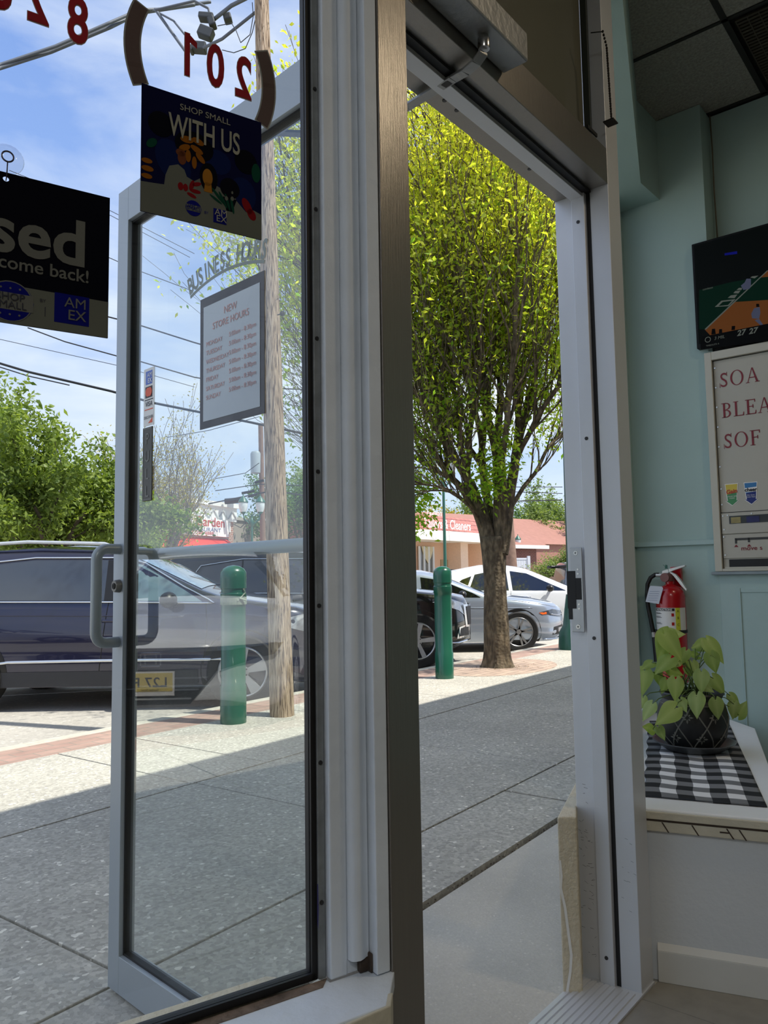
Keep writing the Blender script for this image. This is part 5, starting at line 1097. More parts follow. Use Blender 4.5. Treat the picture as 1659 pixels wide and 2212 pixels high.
# ============================================================ CARS
def smoothstep(x): x = max(0, min(1, x)); return x*x*(3-2*x)
TIRE = mat('tire_rubber', (20, 20, 21), .75, 0, .1, 30); RIM = mat('alloy_rim', (176, 178, 182), .3, .7, .02); CHR = mat('car_chrome', (225, 228, 232), .12, 1, .0); PLB = mat('black_trim', (14, 14, 16), .4, 0, .1)
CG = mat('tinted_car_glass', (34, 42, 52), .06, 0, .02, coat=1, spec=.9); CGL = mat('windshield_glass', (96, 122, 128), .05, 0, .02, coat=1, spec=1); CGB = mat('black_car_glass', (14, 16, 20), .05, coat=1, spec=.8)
class Car:
    """local x forward (0 = front axle), y left, z up from the ground"""
    def __init__(s, name, label, loc, heading, W, wb, fo, ro, top, belt, sill, paint, R, cat='car', tumble=.42, rimm=None, spoke=5, glassm=None, flare=True, side=-1):
        s.W, s.wb, s.fo, s.ro, s.side = W, wb, fo, ro, side
        s.top = sorted(top); s.belt = sorted(belt); s.sill = sill; s.R = R; s.tumble = tumble; s.glassm = glassm or CG
        s.root = empty(name, loc, heading, label, cat); s.paint = paint
        s.x0, s.x1 = -wb-ro, fo
        nx = 150; xs = []
        for i in range(nx+1): t = i/nx; xs.append(s.x0+(s.x1-s.x0)*(.5-.5*cos(pi*t))*.6+(s.x1-s.x0)*t*.4)
        zs = 22; V_ = []; ring_n = 0
        for x in xs:
            tp, sl_ = s.T(x), s.S(x); ring = [(0, sl_)]
            ye = s.Yp(x, tp)
            ring.append((s.Yp(x, sl_)*.80, sl_))
            for k in range(zs+1):
                z = sl_+(tp-sl_)*k/zs; yv = s.Yp(x, z)
                if k == 0: yv *= .97
                e_ = (tp-z); 
                ring.append((yv, z))
            yt = ring[-1][0]
            for k in range(1, 9):
                a = k/8; ring.append((yt*(1-a), tp+.045*min(1, (tp-sl_)/.5)*(1-(1-a)**2)*1.0))
            full = [(-y_, z_) for y_, z_ in ring] + [(y_, z_) for y_, z_ in reversed(ring[1:-1])]
            ring_n = len(full); V_ += [(x, y_, z_) for y_, z_ in full]
        F_ = []; M_ = []
        nr = len(ring)
        mb = MB()
        mb.v = V_
        for i in range(nx):
            for k in range(ring_n):
                F_.append((i*ring_n+k, (i+1)*ring_n+k, (i+1)*ring_n+(k+1) % ring_n, i*ring_n+(k+1) % ring_n))
        F_ += [tuple(range(ring_n)), tuple(nx*ring_n+k for k in range(ring_n-1, -1, -1))]
        mb.f = F_; mb.mi = [0]*len(F_)
        s.body = mb.build('body', paint, parent=s.root, smooth='auto')
    def T(s, x): return s.ip(s.top, x)
    def S(s, x):
        a = .0
        if x > s.fo-.35: a = .10*smoothstep((x-(s.fo-.35))/.35)
        if x < -s.wb-.5: a = .14*smoothstep((-s.wb-.5-x)/.4)
        return s.sill+a
    def ip(s, tab, x):
        if x <= tab[0][0]: return tab[0][1]
        for (a, b), (c, d) in zip(tab[:-1], tab[1:]):
            if x <= c: t = (x-a)/(c-a) if c > a else 1; return b+(d-b)*t
        return tab[-1][1]
    def wp(s, x):
        h = s.W/2
        if x > s.fo-.75: u = (x-(s.fo-.75))/.75; return h*(1-.04*u)*(1-u**3.2*.62) if u < 1 else h*.36
        if x < -s.wb-s.ro+.5: u = ((-s.wb-s.ro+.5)-x)/.5; return h*(1-.42*u**3)
        return h
    def Yp(s, x, z):
        w = s.wp(x); zb = min(s.ip(s.belt, x), s.T(x)); sl_ = s.S(x)
        t = (z-sl_)/max(.05, zb-sl_)
        if z <= zb+1e-6: y = w*(1-.055*max(0, t-.55)**1.5*3-.05*max(0, .28-t)*3) - .012*math.exp(-((t-.40)/.12)**2)
        else: y = w*(1-.055*.45**1.5*3) - (z-zb)*s.tumble
        tp = s.T(x); e_ = tp-z
        if e_ < .06: y -= (.06-e_)**2*9
        return max(y, .05)
    def p(s, x, z, off=.004): return (x, s.side*(s.Yp(x, z)+off), z)
    def patch(s, name, pts, m, off=.004, dens=.08, parent=None):
        P_ = []
        for a, b in zip(pts, pts[1:]+pts[:1]):
            n = max(1, int(math.dist(a, b)/dens)); P_ += [(a[0]+(b[0]-a[0])*k/n, a[1]+(b[1]-a[1])*k/n) for k in range(n)]
        for sd in (1, -1):
            mb = MB(); o_ = s.side; s.side = sd; mb.add([s.p(x, z, off) for x, z in P_], [tuple(range(len(P_)))]); s.side = o_
            o = mb.build(name, m, parent=parent or s.root)
            bm = bmesh.new(); bm.from_mesh(o.data); bmesh.ops.triangulate(bm, faces=bm.faces)
            bmesh.ops.subdivide_edges(bm, edges=[e for e in bm.edges if e.calc_length() > .15], cuts=2, use_grid_fill=True)
            for v in bm.verts: sg = 1 if v.co.y > 0 else -1; v.co.y = sg*(s.Yp(v.co.x, v.co.z)+off)
            bm.to_mesh(o.data); bm.free()
        return o
    def strip(s, name, pts, r, m, off=.002, n=6, dens=.06):
        mb = MB(); P_ = []
        for a, b in zip(pts[:-1], pts[1:]):
            k_ = max(1, int(math.dist(a, b)/dens)); P_ += [(a[0]+(b[0]-a[0])*k/k_, a[1]+(b[1]-a[1])*k/k_) for k in range(k_)]
        P_.append(pts[-1])
        for sd in (1, -1):
            mb = MB(); o_ = s.side; s.side = sd; mb.tube([s.p(x, z, off) for x, z in P_], r, n); s.side = o_
            o = mb.build(name, m, parent=s.root, smooth=True)
        return o
    def wheels(s, spokes, rimm, style=0, rr=.68, axles=None):
        R = s.R
        for ax in (axles if axles is not None else (0, -s.wb)):
            for sd in (1, -1):
                mb = MB(); y_ = s.W/2+.004
                P_ = [(ax+R*1.15*cos(a), R+R*1.15*sin(a)) for a in [2*pi*k/40 for k in range(40)]]
                P_ = [(x, max(z, s.S(x)-.0)) for x, z in P_]
                mb.add([(x, sd*(s.Yp(x, z)+.003), z) for x, z in P_], [tuple(range(40))])
                mb.build('wheel_arch', PLB, parent=s.root)
            for sd in (1, -1):
                w_ = empty('wheel', (ax, sd*(s.W/2+.006), R), 0); w_.parent = s.root
                d = -sd
                mb = MB(); mb.lathe([(R*rr, d*.012), (R*(rr+.03), -d*.0), (R*.93, -d*.004), (R*.985, d*.012), (R, d*.03), (R, d*.2), (R*.9, d*.22), (R*.6, d*.22)], (0, 0, 0), 56, 'y', cap=False); mb.build('tire', TIRE, parent=w_, smooth='auto')
                mb = MB(); mb.lathe([(R*rr, d*.010), (R*(rr-.03), d*.002), (R*(rr-.055), d*.010), (R*(rr-.06), d*.08)], (0, 0, 0), 56, 'y', cap=False); rm_ = mb.build('rim', rimm, parent=w_, smooth='auto')
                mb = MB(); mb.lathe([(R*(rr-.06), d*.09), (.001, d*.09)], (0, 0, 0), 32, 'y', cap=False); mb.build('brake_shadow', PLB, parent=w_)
                mb = MB(); Ri = R*(rr-.04)
                for k in range(spokes):
                    a = 2*pi*k/spokes+(.3 if style == 1 else .1)
                    for da in ((-.17, .17) if style == 2 else (0,)):
                        c_, s_ = cos(a), sin(a); pc, ps_ = -s_, c_
                        w1, w2 = (.022, .058) if style == 1 else (.024, .034) if style == 0 else (.018, .016)
                        r1 = R*.12
                        ca, sa_ = cos(a+da), sin(a+da)
                        q = [(r1*c_+pc*w1, r1*s_+ps_*w1), (Ri*ca+pc*w2, Ri*sa_+ps_*w2), (Ri*ca-pc*w2, Ri*sa_-ps_*w2), (r1*c_-pc*w1, r1*s_-ps_*w1)]
                        ys0, ys1 = sorted((d*.006, d*.03)); mb.prism(q, ys0, ys1)
                mb.lathe([(.001, d*.004), (R*.10, d*.004), (R*.17, d*.010), (R*.17, d*.03)], (0, 0, 0), 24, 'y')
                mb.build('spokes', rimm, parent=rm_)
                mb = MB()
                for k in range(5): a = 2*pi*k/5+.6; mb.lathe([(.001, d*.003), (.008, d*.003), (.008, d*.01)], (R*.13*cos(a), 0, R*.13*sin(a)), 8, 'y')
                mb.build('lug_nut', PLB, parent=rm_)
    def cap_glass(s, name, xa, xb, m, inset=.88, lift=.006):
        mb = MB(); nx = 10; ny = 12; vs = []
        for i in range(nx+1):
            x = xa+(xb-xa)*i/nx; tp = s.T(x); yt = s.Yp(x, tp); 
            for j in range(ny+1): u = -1+2*j/ny; a = 1-abs(u)*inset; vs.append((x, yt*inset*u, tp+.045*min(1, (tp-s.S(x))/.5)*(1-(1-a)**2)+lift))
        mb.add(vs, [(i*(ny+1)+j, i*(ny+1)+j+1, (i+1)*(ny+1)+j+1, (i+1)*(ny+1)+j) for i in range(nx) for j in range(ny)])
        return mb.build(name, m, parent=s.root, smooth=True)
    def mirror(s, x, z, m, sc=1):
        for sd in (1, -1): mb = MB(); mb.ball((x, sd*(s.W/2+.10), z), .115*sc, 14, (.75, 1.05, .72)); mb.tube([(x+.03, sd*(s.W/2-.08), z-.05), (x+.01, sd*(s.W/2+.05), z-.03)], .03, 8); mb.build('mirror', m, parent=s.root, smooth=True)
    def fx(s, y, off=.004):
        """front surface x at half width y"""
        h = s.W/2; lo, hi = s.fo-.75, s.fo
        if abs(y) <= h*.36: return s.fo+off
        for _ in range(30):
            mid = (lo+hi)/2
            if s.wp(mid) > abs(y): lo = mid
            else: hi = mid
        return lo+off
    def front(s, name, pts, m, off=.006, n=18, parent=None):
        """patch on the nose given (y,z) outline, cut in upright strips"""
        ys = [q[0] for q in pts]; ya, yb = min(ys), max(ys); mb = MB(); n_ = n
        def span(y_):
            zz = []
            for a, b in zip(pts, pts[1:]+pts[:1]):
                if (a[0]-y_)*(b[0]-y_) <= 0 and a[0] != b[0]: zz.append(a[1]+(b[1]-a[1])*(y_-a[0])/(b[0]-a[0]))
            return (min(zz), max(zz)) if zz else (0, 0)
        vs = []
        for k in range(n_+1):
            y_ = ya+(yb-ya)*(k+(.001 if k == 0 else -.001 if k == n_ else 0))/n_; z0_, z1_ = span(y_)
            for zz in (z0_, (z0_+z1_)/2, z1_): vs.append((s.fx(y_, off), y_, zz))
        mb.add(vs, [(3*k+j, 3*k+3+j, 3*k+4+j, 3*k+1+j) for k in range(n_) for j in (0, 1)])
        return mb.build(name, m, parent=parent or s.root)

SG = SZ
# dark blue crossover, nearest
NAVY = mat('navy_car_paint', (12, 15, 50), .2, .2, .02, 3, coat=1)
yc = 7.80+.945
rx = Car('dark_blue_suv', 'dark blue crossover parked nearest to the window with chrome window trim', (-1.44, yc, SG), 0, 1.89, 2.79, .96, 1.10,
    [(.96, .50), (.945, .66), (.93, .80), (.86, .90), (.5, 1.00), (0, 1.08), (-.30, 1.13), (-.45, 1.18), (-1.25, 1.56), (-1.5, 1.62), (-2.2, 1.655), (-2.9, 1.62), (-3.4, 1.52), (-3.65, 1.36), (-3.85, 1.05), (-3.89, .6)],
    [(-3.9, 1.12), (-2.5, 1.08), (-.6, 1.05), (0, .98), (.6, .85), (.96, .7)], .24, NAVY, .37)
rx.patch('rear_door_window', [(-3.27, 1.13), (-1.42, 1.10), (-1.44, 1.515), (-2.2, 1.525), (-2.85, 1.46), (-3.05, 1.37)], CG)
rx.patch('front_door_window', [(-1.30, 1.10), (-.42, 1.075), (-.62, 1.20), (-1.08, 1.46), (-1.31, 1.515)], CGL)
rx.patch('pillar_panel', [(-1.42, 1.10), (-1.30, 1.10), (-1.31, 1.515), (-1.44, 1.515)], PLB, off=.006)
rx.patch('quarter_window', [(-3.62, 1.16), (-3.33, 1.13), (-3.12, 1.37), (-3.35, 1.30)], CGB)
rx.strip('window_chrome', [(-3.62, 1.14), (-3.3, 1.115), (-1.3, 1.085), (-.30, 1.06), (-.36, 1.10), (-.62, 1.23), (-1.07, 1.485), (-1.32, 1.54), (-2.2, 1.552), (-2.9, 1.485), (-3.2, 1.38), (-3.62, 1.17)], .009, CHR, off=.010)
rx.strip('window_divider', [(-3.30, 1.12), (-3.08, 1.40)], .007, CHR, off=.008)
rx.strip('door_seam', [(-1.36, 1.53), (-1.37, 1.08), (-1.42, .60), (-1.45, .34)], .0045, PLB, off=0); rx.strip('fender_seam', [(-.38, 1.05), (-.36, .8), (-.40, .45)], .0045, PLB, off=0)
rx.strip('sill_chrome', [(-2.55, .475), (-2.35, .50), (-1.4, .505), (-.3, .50), (-.02, .515)], .017, CHR, off=.004); rx.strip('crease', [(-3.5, .98), (-2, .96), (-.6, .93)], .008, NAVY, off=-.002)
rx.patch('lower_cladding', [(-2.5, .25), (-.45, .25), (-.45, .40), (-2.5, .40)], mat('grey_cladding', (46, 48, 54), .6, 0, .1), off=.006)
for x_ in (-1.30, -2.62):
    for sd in (1, -1): mb = MB(); y_ = sd*(rx.Yp(x_, .90)+.03); mb.tube([(x_+.12, y_-sd*.02, .885), (x_+.09, y_, .895), (x_-.09, y_, .90), (x_-.12, y_-sd*.02, .895)], .014, 8); mb.build('door_handle', NAVY, parent=rx.root, smooth=True)
for sd in (1, -1): mb = MB(); mb.tube([(-1.32, sd*.66, 1.62), (-1.5, sd*.67, 1.69), (-2.3, sd*.68, 1.72), (-3.1, sd*.66, 1.685), (-3.35, sd*.65, 1.60)], .019, 8); mb.build('roof_rail', mat('rail_silver', (205, 208, 210), .3, .5), parent=rx.root, smooth=True)
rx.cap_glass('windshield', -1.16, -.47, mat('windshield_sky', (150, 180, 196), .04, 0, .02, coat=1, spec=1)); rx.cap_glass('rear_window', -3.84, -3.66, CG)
rx.mirror(-.72, 1.10, PLB, 1.0)
rx.patch('headlight', [(.25, .86), (.60, .93), (.88, .86), (.90, .74), (.6, .76)], mat('headlight_lens', (200, 206, 212), .1, .3, .1, 30, coat=1))
rx.wheels(5, mat('silver_rim', (182, 184, 188), .3, .6), 1)
# black SUV
BLKP = mat('black_car_paint', (8, 8, 11), .2, .1, .02, coat=1)
bk = Car('black_suv', 'black sport utility car with chrome trim parked behind the bollard left of the tree', (.44, 10.95+.95, SG), 0, 1.93, 2.85, .82, 1.1,
    [(.82, .50), (.81, .80), (.74, .96), (.5, 1.02), (0, 1.08), (-.35, 1.13), (-.5, 1.18), (-1.25, 1.60), (-1.5, 1.67), (-2.4, 1.70), (-3.3, 1.66), (-3.6, 1.58), (-3.85, 1.2), (-3.95, .8)],
    [(-3.9, 1.1), (-.6, 1.04), (0, .98), (.82, .8)], .26, BLKP, .39)
bk.patch('door_window', [(-3.3, 1.13), (-.45, 1.08), (-.62, 1.20), (-1.10, 1.50), (-1.3, 1.555), (-2.5, 1.565), (-3.05, 1.48)], CGB)
bk.strip('window_chrome', [(-3.3, 1.115), (-.35, 1.06), (-.60, 1.23), (-1.09, 1.525), (-1.32, 1.58), (-2.5, 1.59), (-3.1, 1.50), (-3.35, 1.13)], .008, CHR, off=.010)
bk.strip('window_post', [(-1.42, 1.09), (-1.45, 1.57)], .012, PLB, off=.008); bk.strip('window_post', [(-2.5, 1.11), (-2.5, 1.57)], .012, PLB, off=.008)
bk.strip('sill_chrome', [(-2.4, .50), (-.5, .50)], .012, CHR, off=.004)
bk.cap_glass('windshield', -1.2, -.5, CG); bk.mirror(-.72, 1.13, BLKP)
bk.patch('headlight', [(.22, .93), (.50, .97), (.70, .90), (.76, .78), (.72, .72), (.62, .80), (.40, .88)], mat('headlight_lens', (200, 206, 212), .1), off=.012)
bk.patch('fog_surround', [(.62, .56), (.80, .60), (.80, .40), (.58, .40)], CHR, off=.010); bk.patch('fog_grille', [(.65, .54), (.785, .57), (.785, .43), (.63, .43)], PLB, off=.016)
bk.front('grille', [(-.55, .55), (.55, .55), (.62, .88), (-.62, .88)], CHR); bk.front('grille_dark', [(-.48, .58), (.48, .58), (.54, .85), (-.54, .85)], PLB, off=.012)
bk.strip('lower_chrome', [(.30, .36), (.60, .34), (.80, .36)], .014, CHR, off=.01)
bk.wheels(5, mat('silver_rim', (182, 184, 188)), 0)
# silver sedan
SIL = mat('silver_car_paint', (158, 170, 186), .25, .5, .02, 3, coat=1)
ac = Car('silver_sedan', 'silver sedan with black and silver wheels parked behind the tree trunk', (2.25, 13.15+.93, SG), 0, 1.86, 2.83, .90, 1.1,
    [(.90, .42), (.885, .60), (.84, .70), (.70, .78), (.3, .86), (-.3, .93), (-.5, .97), (-1.3, 1.30), (-1.6, 1.37), (-2.1, 1.39), (-2.7, 1.33), (-3.4, 1.10), (-3.75, 1.02), (-3.9, .95), (-3.93, .5)],
    [(-3.9, .92), (-3, .92), (-.6, .90), (0, .82), (.5, .72), (.9, .6)], .17, SIL, .338, tumble=.5)
ac.patch('front_door_window', [(-1.62, .945), (-.62, .925), (-.75, 1.0), (-1.28, 1.225), (-1.64, 1.285)], CGB)
ac.patch('rear_door_window', [(-2.95, .965), (-1.70, .945), (-1.72, 1.29), (-2.2, 1.295), (-2.6, 1.22)], CGB)
ac.cap_glass('windshield', -1.35, -.55, CGL); ac.mirror(-.95, .98, PLB, .85)
ac.strip('door_seam', [(-.48, .90), (-.46, .6), (-.50, .28)], .004, PLB, off=0); ac.strip('door_seam', [(-1.66, .93), (-1.70, .5), (-1.66, .28)], .004, PLB, off=0)
ac.strip('character_line', [(-2.9, .80), (-1.5, .77), (-.2, .74), (.25, .74)], .008, SIL, off=-.001)
ac.strip('hood_edge', [(-.45, .905), (0, .86), (.45, .79), (.70, .735)], .006, SIL, off=0)
HL = mat('dark_headlight', (66, 72, 80), .08, .3, .2, 60, coat=1)
ac.patch('headlight', [(.36, .655), (.62, .705), (.86, .66), (.87, .60), (.80, .56), (.58, .60)], HL, off=.008)
ac.patch('signal_lens', [(.36, .652), (.50, .66), (.50, .625), (.42, .62)], flat('amber_lens', (214, 96, 40), .2), off=.011)
ac.strip('headlight_chrome', [(.58, .625), (.72, .600), (.86, .610)], .007, CHR, off=.012)
ac.patch('bumper_vent', [(.64, .40), (.86, .43), (.87, .28), (.60, .27)], PLB, off=.006); ac.patch('fog_lamp', [(.74, .38), (.83, .39), (.83, .32), (.74, .31)], RIM, off=.010)
ac.strip('front_lip', [(.42, .20), (.70, .195), (.90, .24)], .012, SIL, off=.010)
ac.wheels(5, mat('two_tone_rim', (150, 150, 152), .3, .6), 2, .74)
# white hatch behind
WHT = mat('white_car_paint', (226, 229, 232), .25, 0, .02, coat=1)
wc = Car('white_car', 'white car with dark tinted windows parked beyond the silver sedan', (4.35, 15.9+.9, SG), 0, 1.82, 2.73, .9, .82,
    [(.9, .42), (.88, .68), (.7, .78), (-.2, .96), (-.45, 1.0), (-1.4, 1.42), (-1.8, 1.48), (-2.3, 1.485), (-2.9, 1.38), (-3.3, 1.16), (-3.48, 1.0), (-3.55, .9)],
    [(-3.6, .98), (-2.6, .97), (-.6, .94), (0, .86), (.9, .6)], .2, WHT, .33, tumble=.5)
wc.patch('front_door_window', [(-1.72, .985), (-.62, .965), (-.85, 1.07), (-1.40, 1.33), (-1.74, 1.385)], CGB); wc.patch('rear_door_window', [(-2.62, 1.0), (-1.80, .985), (-1.82, 1.39), (-2.1, 1.395), (-2.48, 1.32)], CGB); wc.patch('quarter_window', [(-3.02, 1.02), (-2.68, 1.0), (-2.55, 1.29), (-2.75, 1.22)], CGB)
wc.cap_glass('windshield', -1.42, -.5, CG); wc.cap_glass('rear_window', -3.4, -2.95, CG); wc.mirror(-.98, 1.02, PLB, .9)
for sd in (1, -1): mb = MB(); y_ = sd*(wc.Yp(-1.5, .84)+.02); mb.tube([(-1.66, y_-sd*.01, .85), (-1.6, y_, .855), (-1.42, y_, .85), (-1.36, y_-sd*.01, .84)], .014, 8); mb.build('door_handle', CHR, parent=wc.root, smooth=True)
wc.strip('door_seam', [(-1.76, .97), (-1.80, .5), (-1.76, .3)], .004, PLB, off=0); wc.strip('door_seam', [(-.6, .95), (-.58, .6), (-.6, .3)], .004, PLB, off=0)
wc.wheels(5, mat('silver_rim', (182, 184, 188)), 0)
# grey hatch further on
GRY = mat('grey_car_paint', (92, 100, 112), .25, .4, .02, coat=1)
gc_ = Car('grey_hatchback', 'grey hatchback with a black roof spoiler beyond the white car', (7.6, 19.2, SG), 0, 1.84, 2.7, .9, .75,
    [(.9, .42), (.88, .75), (-.2, 1.0), (-.45, 1.06), (-1.4, 1.52), (-2.0, 1.58), (-3.2, 1.55), (-3.5, 1.50), (-3.45, 1.2), (-3.4, .6)], [(-3.6, 1.02), (-.6, .98), (.9, .65)], .2, GRY, .34)
gc_.patch('side_window', [(-3.2, 1.10), (-.62, 1.03), (-1.35, 1.42), (-2, 1.47), (-2.9, 1.42)], CG)
gc_.strip('spoiler', [(-3.5, 1.48), (-3.0, 1.50)], .04, PLB); gc_.wheels(5, RIM, 0)
fc = Car('far_suv', 'small dark suv far off in front of the tailor shop', (at(1034, 1240, 41).x, 41, SG), radians(60), 1.9, 2.8, .9, 1.0, [(.9, .5), (.85, .9), (-.3, 1.05), (-1.1, 1.6), (-3.5, 1.6), (-3.8, 1.0)], [(-3.8, 1.05), (.9, .9)], .25, BLKP, .36)
fc.patch('side_window', [(-3.2, 1.12), (-.6, 1.1), (-1.2, 1.5), (-3.0, 1.5)], CG); fc.cap_glass('rear_window', -3.78, -3.52, CG); fc.wheels(5, RIM, 0)
for sd in (1, -1): mb = MB(); mb.box(-3.83, -3.70, sd*.78-.08, sd*.78+.08, .85, 1.05); mb.build('tail_light', flat('tail_red', (170, 20, 26), .3), parent=fc.root)
# white car mirrored in the door glass (stands left of the view)
hw = Car('white_crossover', 'white crossover with a black grille and yellow plate reflected in the door glass', (-4.03-.9, 2.95, SG+.06), 0, 1.86, 2.7, .9, .9,
    [(.9, .50), (.89, .70), (.86, .77), (.72, .84), (.2, .93), (-.35, 1.0), (-.5, 1.04), (-1.3, 1.45), (-2.2, 1.5), (-3.2, 1.4), (-3.55, 1.1), (-3.6, .7)], [(-3.6, .98), (-.6, .95), (0, .90), (.9, .74)], .30, WHT, .36)
hw.cap_glass('windshield', -1.25, -.52, CG); hw.patch('side_window', [(-3.1, 1.12), (-.55, 1.08), (-1.2, 1.5), (-2.9, 1.52)], CGB); hw.wheels(5, RIM, 0); hw.mirror(-.75, 1.1, WHT)
hw.front('grille', [(-.45, .595), (.45, .595), (.84, .70), (.84, .76), (-.84, .76), (-.84, .70)], PLB, off=.010, n=30)
hw.front('chrome_bar', [(-.8, .735), (.8, .735), (.84, .765), (-.84, .765)], CHR, off=.016, n=30)
hw.front('intake', [(-.27, .375), (.27, .375), (.45, .60), (-.45, .60)], PLB, off=.009, n=30)
for z_, w_ in ((.41, .28), (.47, .33), (.55, .39)): hw.front('chrome_slat', [(-w_, z_), (w_, z_), (w_, z_+.012), (-w_, z_+.012)], CHR, off=.014, n=20)
hw.front('headlight', [(.52, .64), (.82, .68), (.88, .76), (.56, .74)], HL, off=.022); hw.front('headlight', [(-.52, .64), (-.82, .68), (-.88, .76), (-.56, .74)], HL, off=.022)
mb = MB(); X_ = .9+.03
for (a, b, c_, d_) in ((-.075, .075, .725, .737), (-.075, .075, .635, .647), (-.075, -.063, .635, .737), (.063, .075, .635, .737), (-.045, -.030, .655, .722), (.030, .045, .655, .722), (-.04, .04, .68, .693)): mb.box(X_-.012, X_, a, b, c_, d_)
mb.build('front_badge', CHR, parent=hw.root, bevel=.002)
mb = MB(); mb.box(X_-.012, X_, -.165, .165, .44, .605); pf = mb.build('plate_frame', mat('plate_frame_white', (214, 214, 214), .5), parent=hw.root)
mb = MB(); mb.box(X_, X_+.002, -.153, .153, .47, .595); mb.build('license_plate', mat('plate_yellow', (206, 186, 92), .5), parent=pf)
t = MB().text('L27 P', 0, 0, .092, 0, bold=.01, wid=.235); t2 = MB().text('Garden State', 0, 0, .022, 0, wid=.12)
mb = MB()
for tt, z_ in ((t, .502), (t2, .473)):
    n_ = len(mb.v); mb.v += [(X_+.0032, vx, z_+vz) for vx, vy, vz in tt.v]; mb.f += [tuple(q+n_ for q in f) for f in tt.f]; mb.mi += [0]*len(tt.f)
mb.build('plate_characters', flat('plate_ink', (40, 36, 30)), parent=pf)

# ============================================================ BUILDINGS
RB = brickmat('restaurant_brick', (158, 98, 78), (132, 78, 62), (176, 160, 146), 1, .24, .085)
def bld_frame(px, py_unused, Y, deg): p = at(px, 1240, Y); return Fr(p.x, Y, deg, SZ)
B1 = bld_frame(504, 0, 35, 90-24.5)
PXL = lambda fr, px, py: fr.on(px, py, 0)
q = lambda fr, px, py: (lambda v: (v.x, v.z))(fr.on(px, py, 0))
rb = frempty('restaurant', B1, 'brick restaurant with white zigzag parapet and red awning across the street', 'building')
h_top = q(B1, 503, 1094)[1]
mb = MB(); mb.box(-17, 0, 0, 12, 0, h_top-.7); mb.build('wall', RB, parent=rb)
WTR = mat('white_trim', (222, 222, 218), .6, 0, .04)
mb = MB(); mb.box(-17.1, .1, -.12, 12, h_top-.72, h_top+.02); mb.box(-17.2, .2, -.22, 12, h_top-.1, h_top+.1); pr_ = mb.build('parapet', WTR, parent=rb)
mb = MB()
for k in range(24): x_ = -16.7+k*.7; mb.prism([(x_, h_top-.62), (x_+.35, h_top-.22), (x_+.7, h_top-.62), (x_+.63, h_top-.62), (x_+.35, h_top-.30), (x_+.07, h_top-.62)], -.16, -.12)
mb.build('zigzag', mat('parapet_grey', (170, 172, 172), .6), parent=pr_)
sx0, sz0 = q(B1, 484, 1161); _, sz1 = q(B1, 483, 1125)
s_ = MB().box(-14.5, sx0, -.25, 0, sz0, sz1).build('sign_board', mat('sign_white', (232, 230, 224), .5), parent=rb)
gx, gz = q(B1, 459, 1141); gh = .78
mb = MB(); gzz = q(B1, 476, 1140); mb.text('Garden', gzz[0], gzz[1], .56, -.26, align='RIGHT', bold=.012, wid=2.0); mb.text('Golden', gzz[0]-2.55, gzz[1], .56, -.26, align='RIGHT', bold=.012, wid=2.0)
mb.build('sign_lettering', flat('sign_red', (176, 60, 50)), parent=s_)
mb = MB(); r2_ = q(B1, 467, 1150.5); mb.text('CHINESE  RESTAURANT', r2_[0], r2_[1], .24, -.26, align='RIGHT', wid=3.8); mb.build('sign_lettering', flat('sign_blue', (96, 112, 160)), parent=s_)
mb = MB(); r3_ = q(B1, 451, 1156.5); mb.text('TEL: 388-4888', r3_[0], r3_[1], .20, -.26, align='RIGHT', wid=1.8); mb.build('sign_lettering', flat('sign_red', (176, 60, 50)), parent=s_)
mb = MB(); za = sz0-.08; mb.add([(-8.2, -.02, za), (sx0+.2, -.02, za), (sx0-.0, -1.5, za-1.0), (-9.0, -1.5, za-1.0), (-8.2, -.02, za-1.0), (sx0+.2, -.02, za-1)], [(0, 1, 2, 3), (0, 3, 4), (1, 5, 2)]); mb.build('awning', mat('awning_red', (214, 52, 38), .7, 0, .04), parent=rb)
mb = MB(); mb.box(-.78, -.25, -.03, 0, sz0+.25, sz0+.7); mb.build('small_sign', WPLAST, parent=rb)
mb = MB(); mb.box(-3.0, -2.3, -.02, 0, sz1+.15, sz1+.4); mb.build('vent_opening', mat('vent_dark', (80, 66, 58), .8), parent=rb)
for k in range(5): MB().box(-15.8+k*1.5, -14.6+k*1.5, -.04, .0, .5, 2.2).build('window', CG, parent=rb)
mb = MB(); mb.box(-17, -9.5, -.3, 0, 2.6, 3.3); mb.build('fascia', WTR, parent=rb)
B2 = bld_frame(503, 0, 41, 90-24.5)
gb = frempty('grey_building', B2, 'plain grey stucco building right of the brick restaurant', 'building')
zt2 = q(B2, 560, 1128)[1]; MB().box(-.5, 4.6, 0, 3, 0, zt2).build('wall', mat('grey_stucco', (150, 140, 130), .9, 0, .04), parent=gb); MB().box(-.6, 4.7, -.1, 3, zt2-.02, zt2+.14).build('coping', mat('coping_grey', (168, 164, 156), .8), parent=gb)
# tailor shop
TS = bld_frame(1028, 0, 46, 90-36.5)
ts = frempty('tailor_shop', TS, 'peach tailor and cleaners shop with a sloping red tiled mansard', 'building')
PEACH = mat('peach_stucco', (222, 180, 146), .85, 0, .03); ze = q(TS, 1020, 1176)[1]; zr = q(TS, 1020, 1123)[1]
MB().box(-10, 0, .0, 12, 0, ze).build('wall', PEACH, parent=ts)
MB().box(-3.2, -2.4, -.9, 0, 0, ze).box(-.9, 0, -1.3, 0, 0, ze).build('pier', mat('light_peach', (232, 200, 172), .85), parent=ts)
MB().box(-10.2, .5, -1.7, 0, ze, ze+.5).build('eave_band', mat('eave_cream', (232, 226, 214), .6), parent=ts)
RT_ = bpy.data.materials.new('red_roof_tile'); RT_.use_nodes = True; nt = RT_.node_tree; b = nt.nodes['Principled BSDF']; b.inputs['Roughness'].default_value = .8
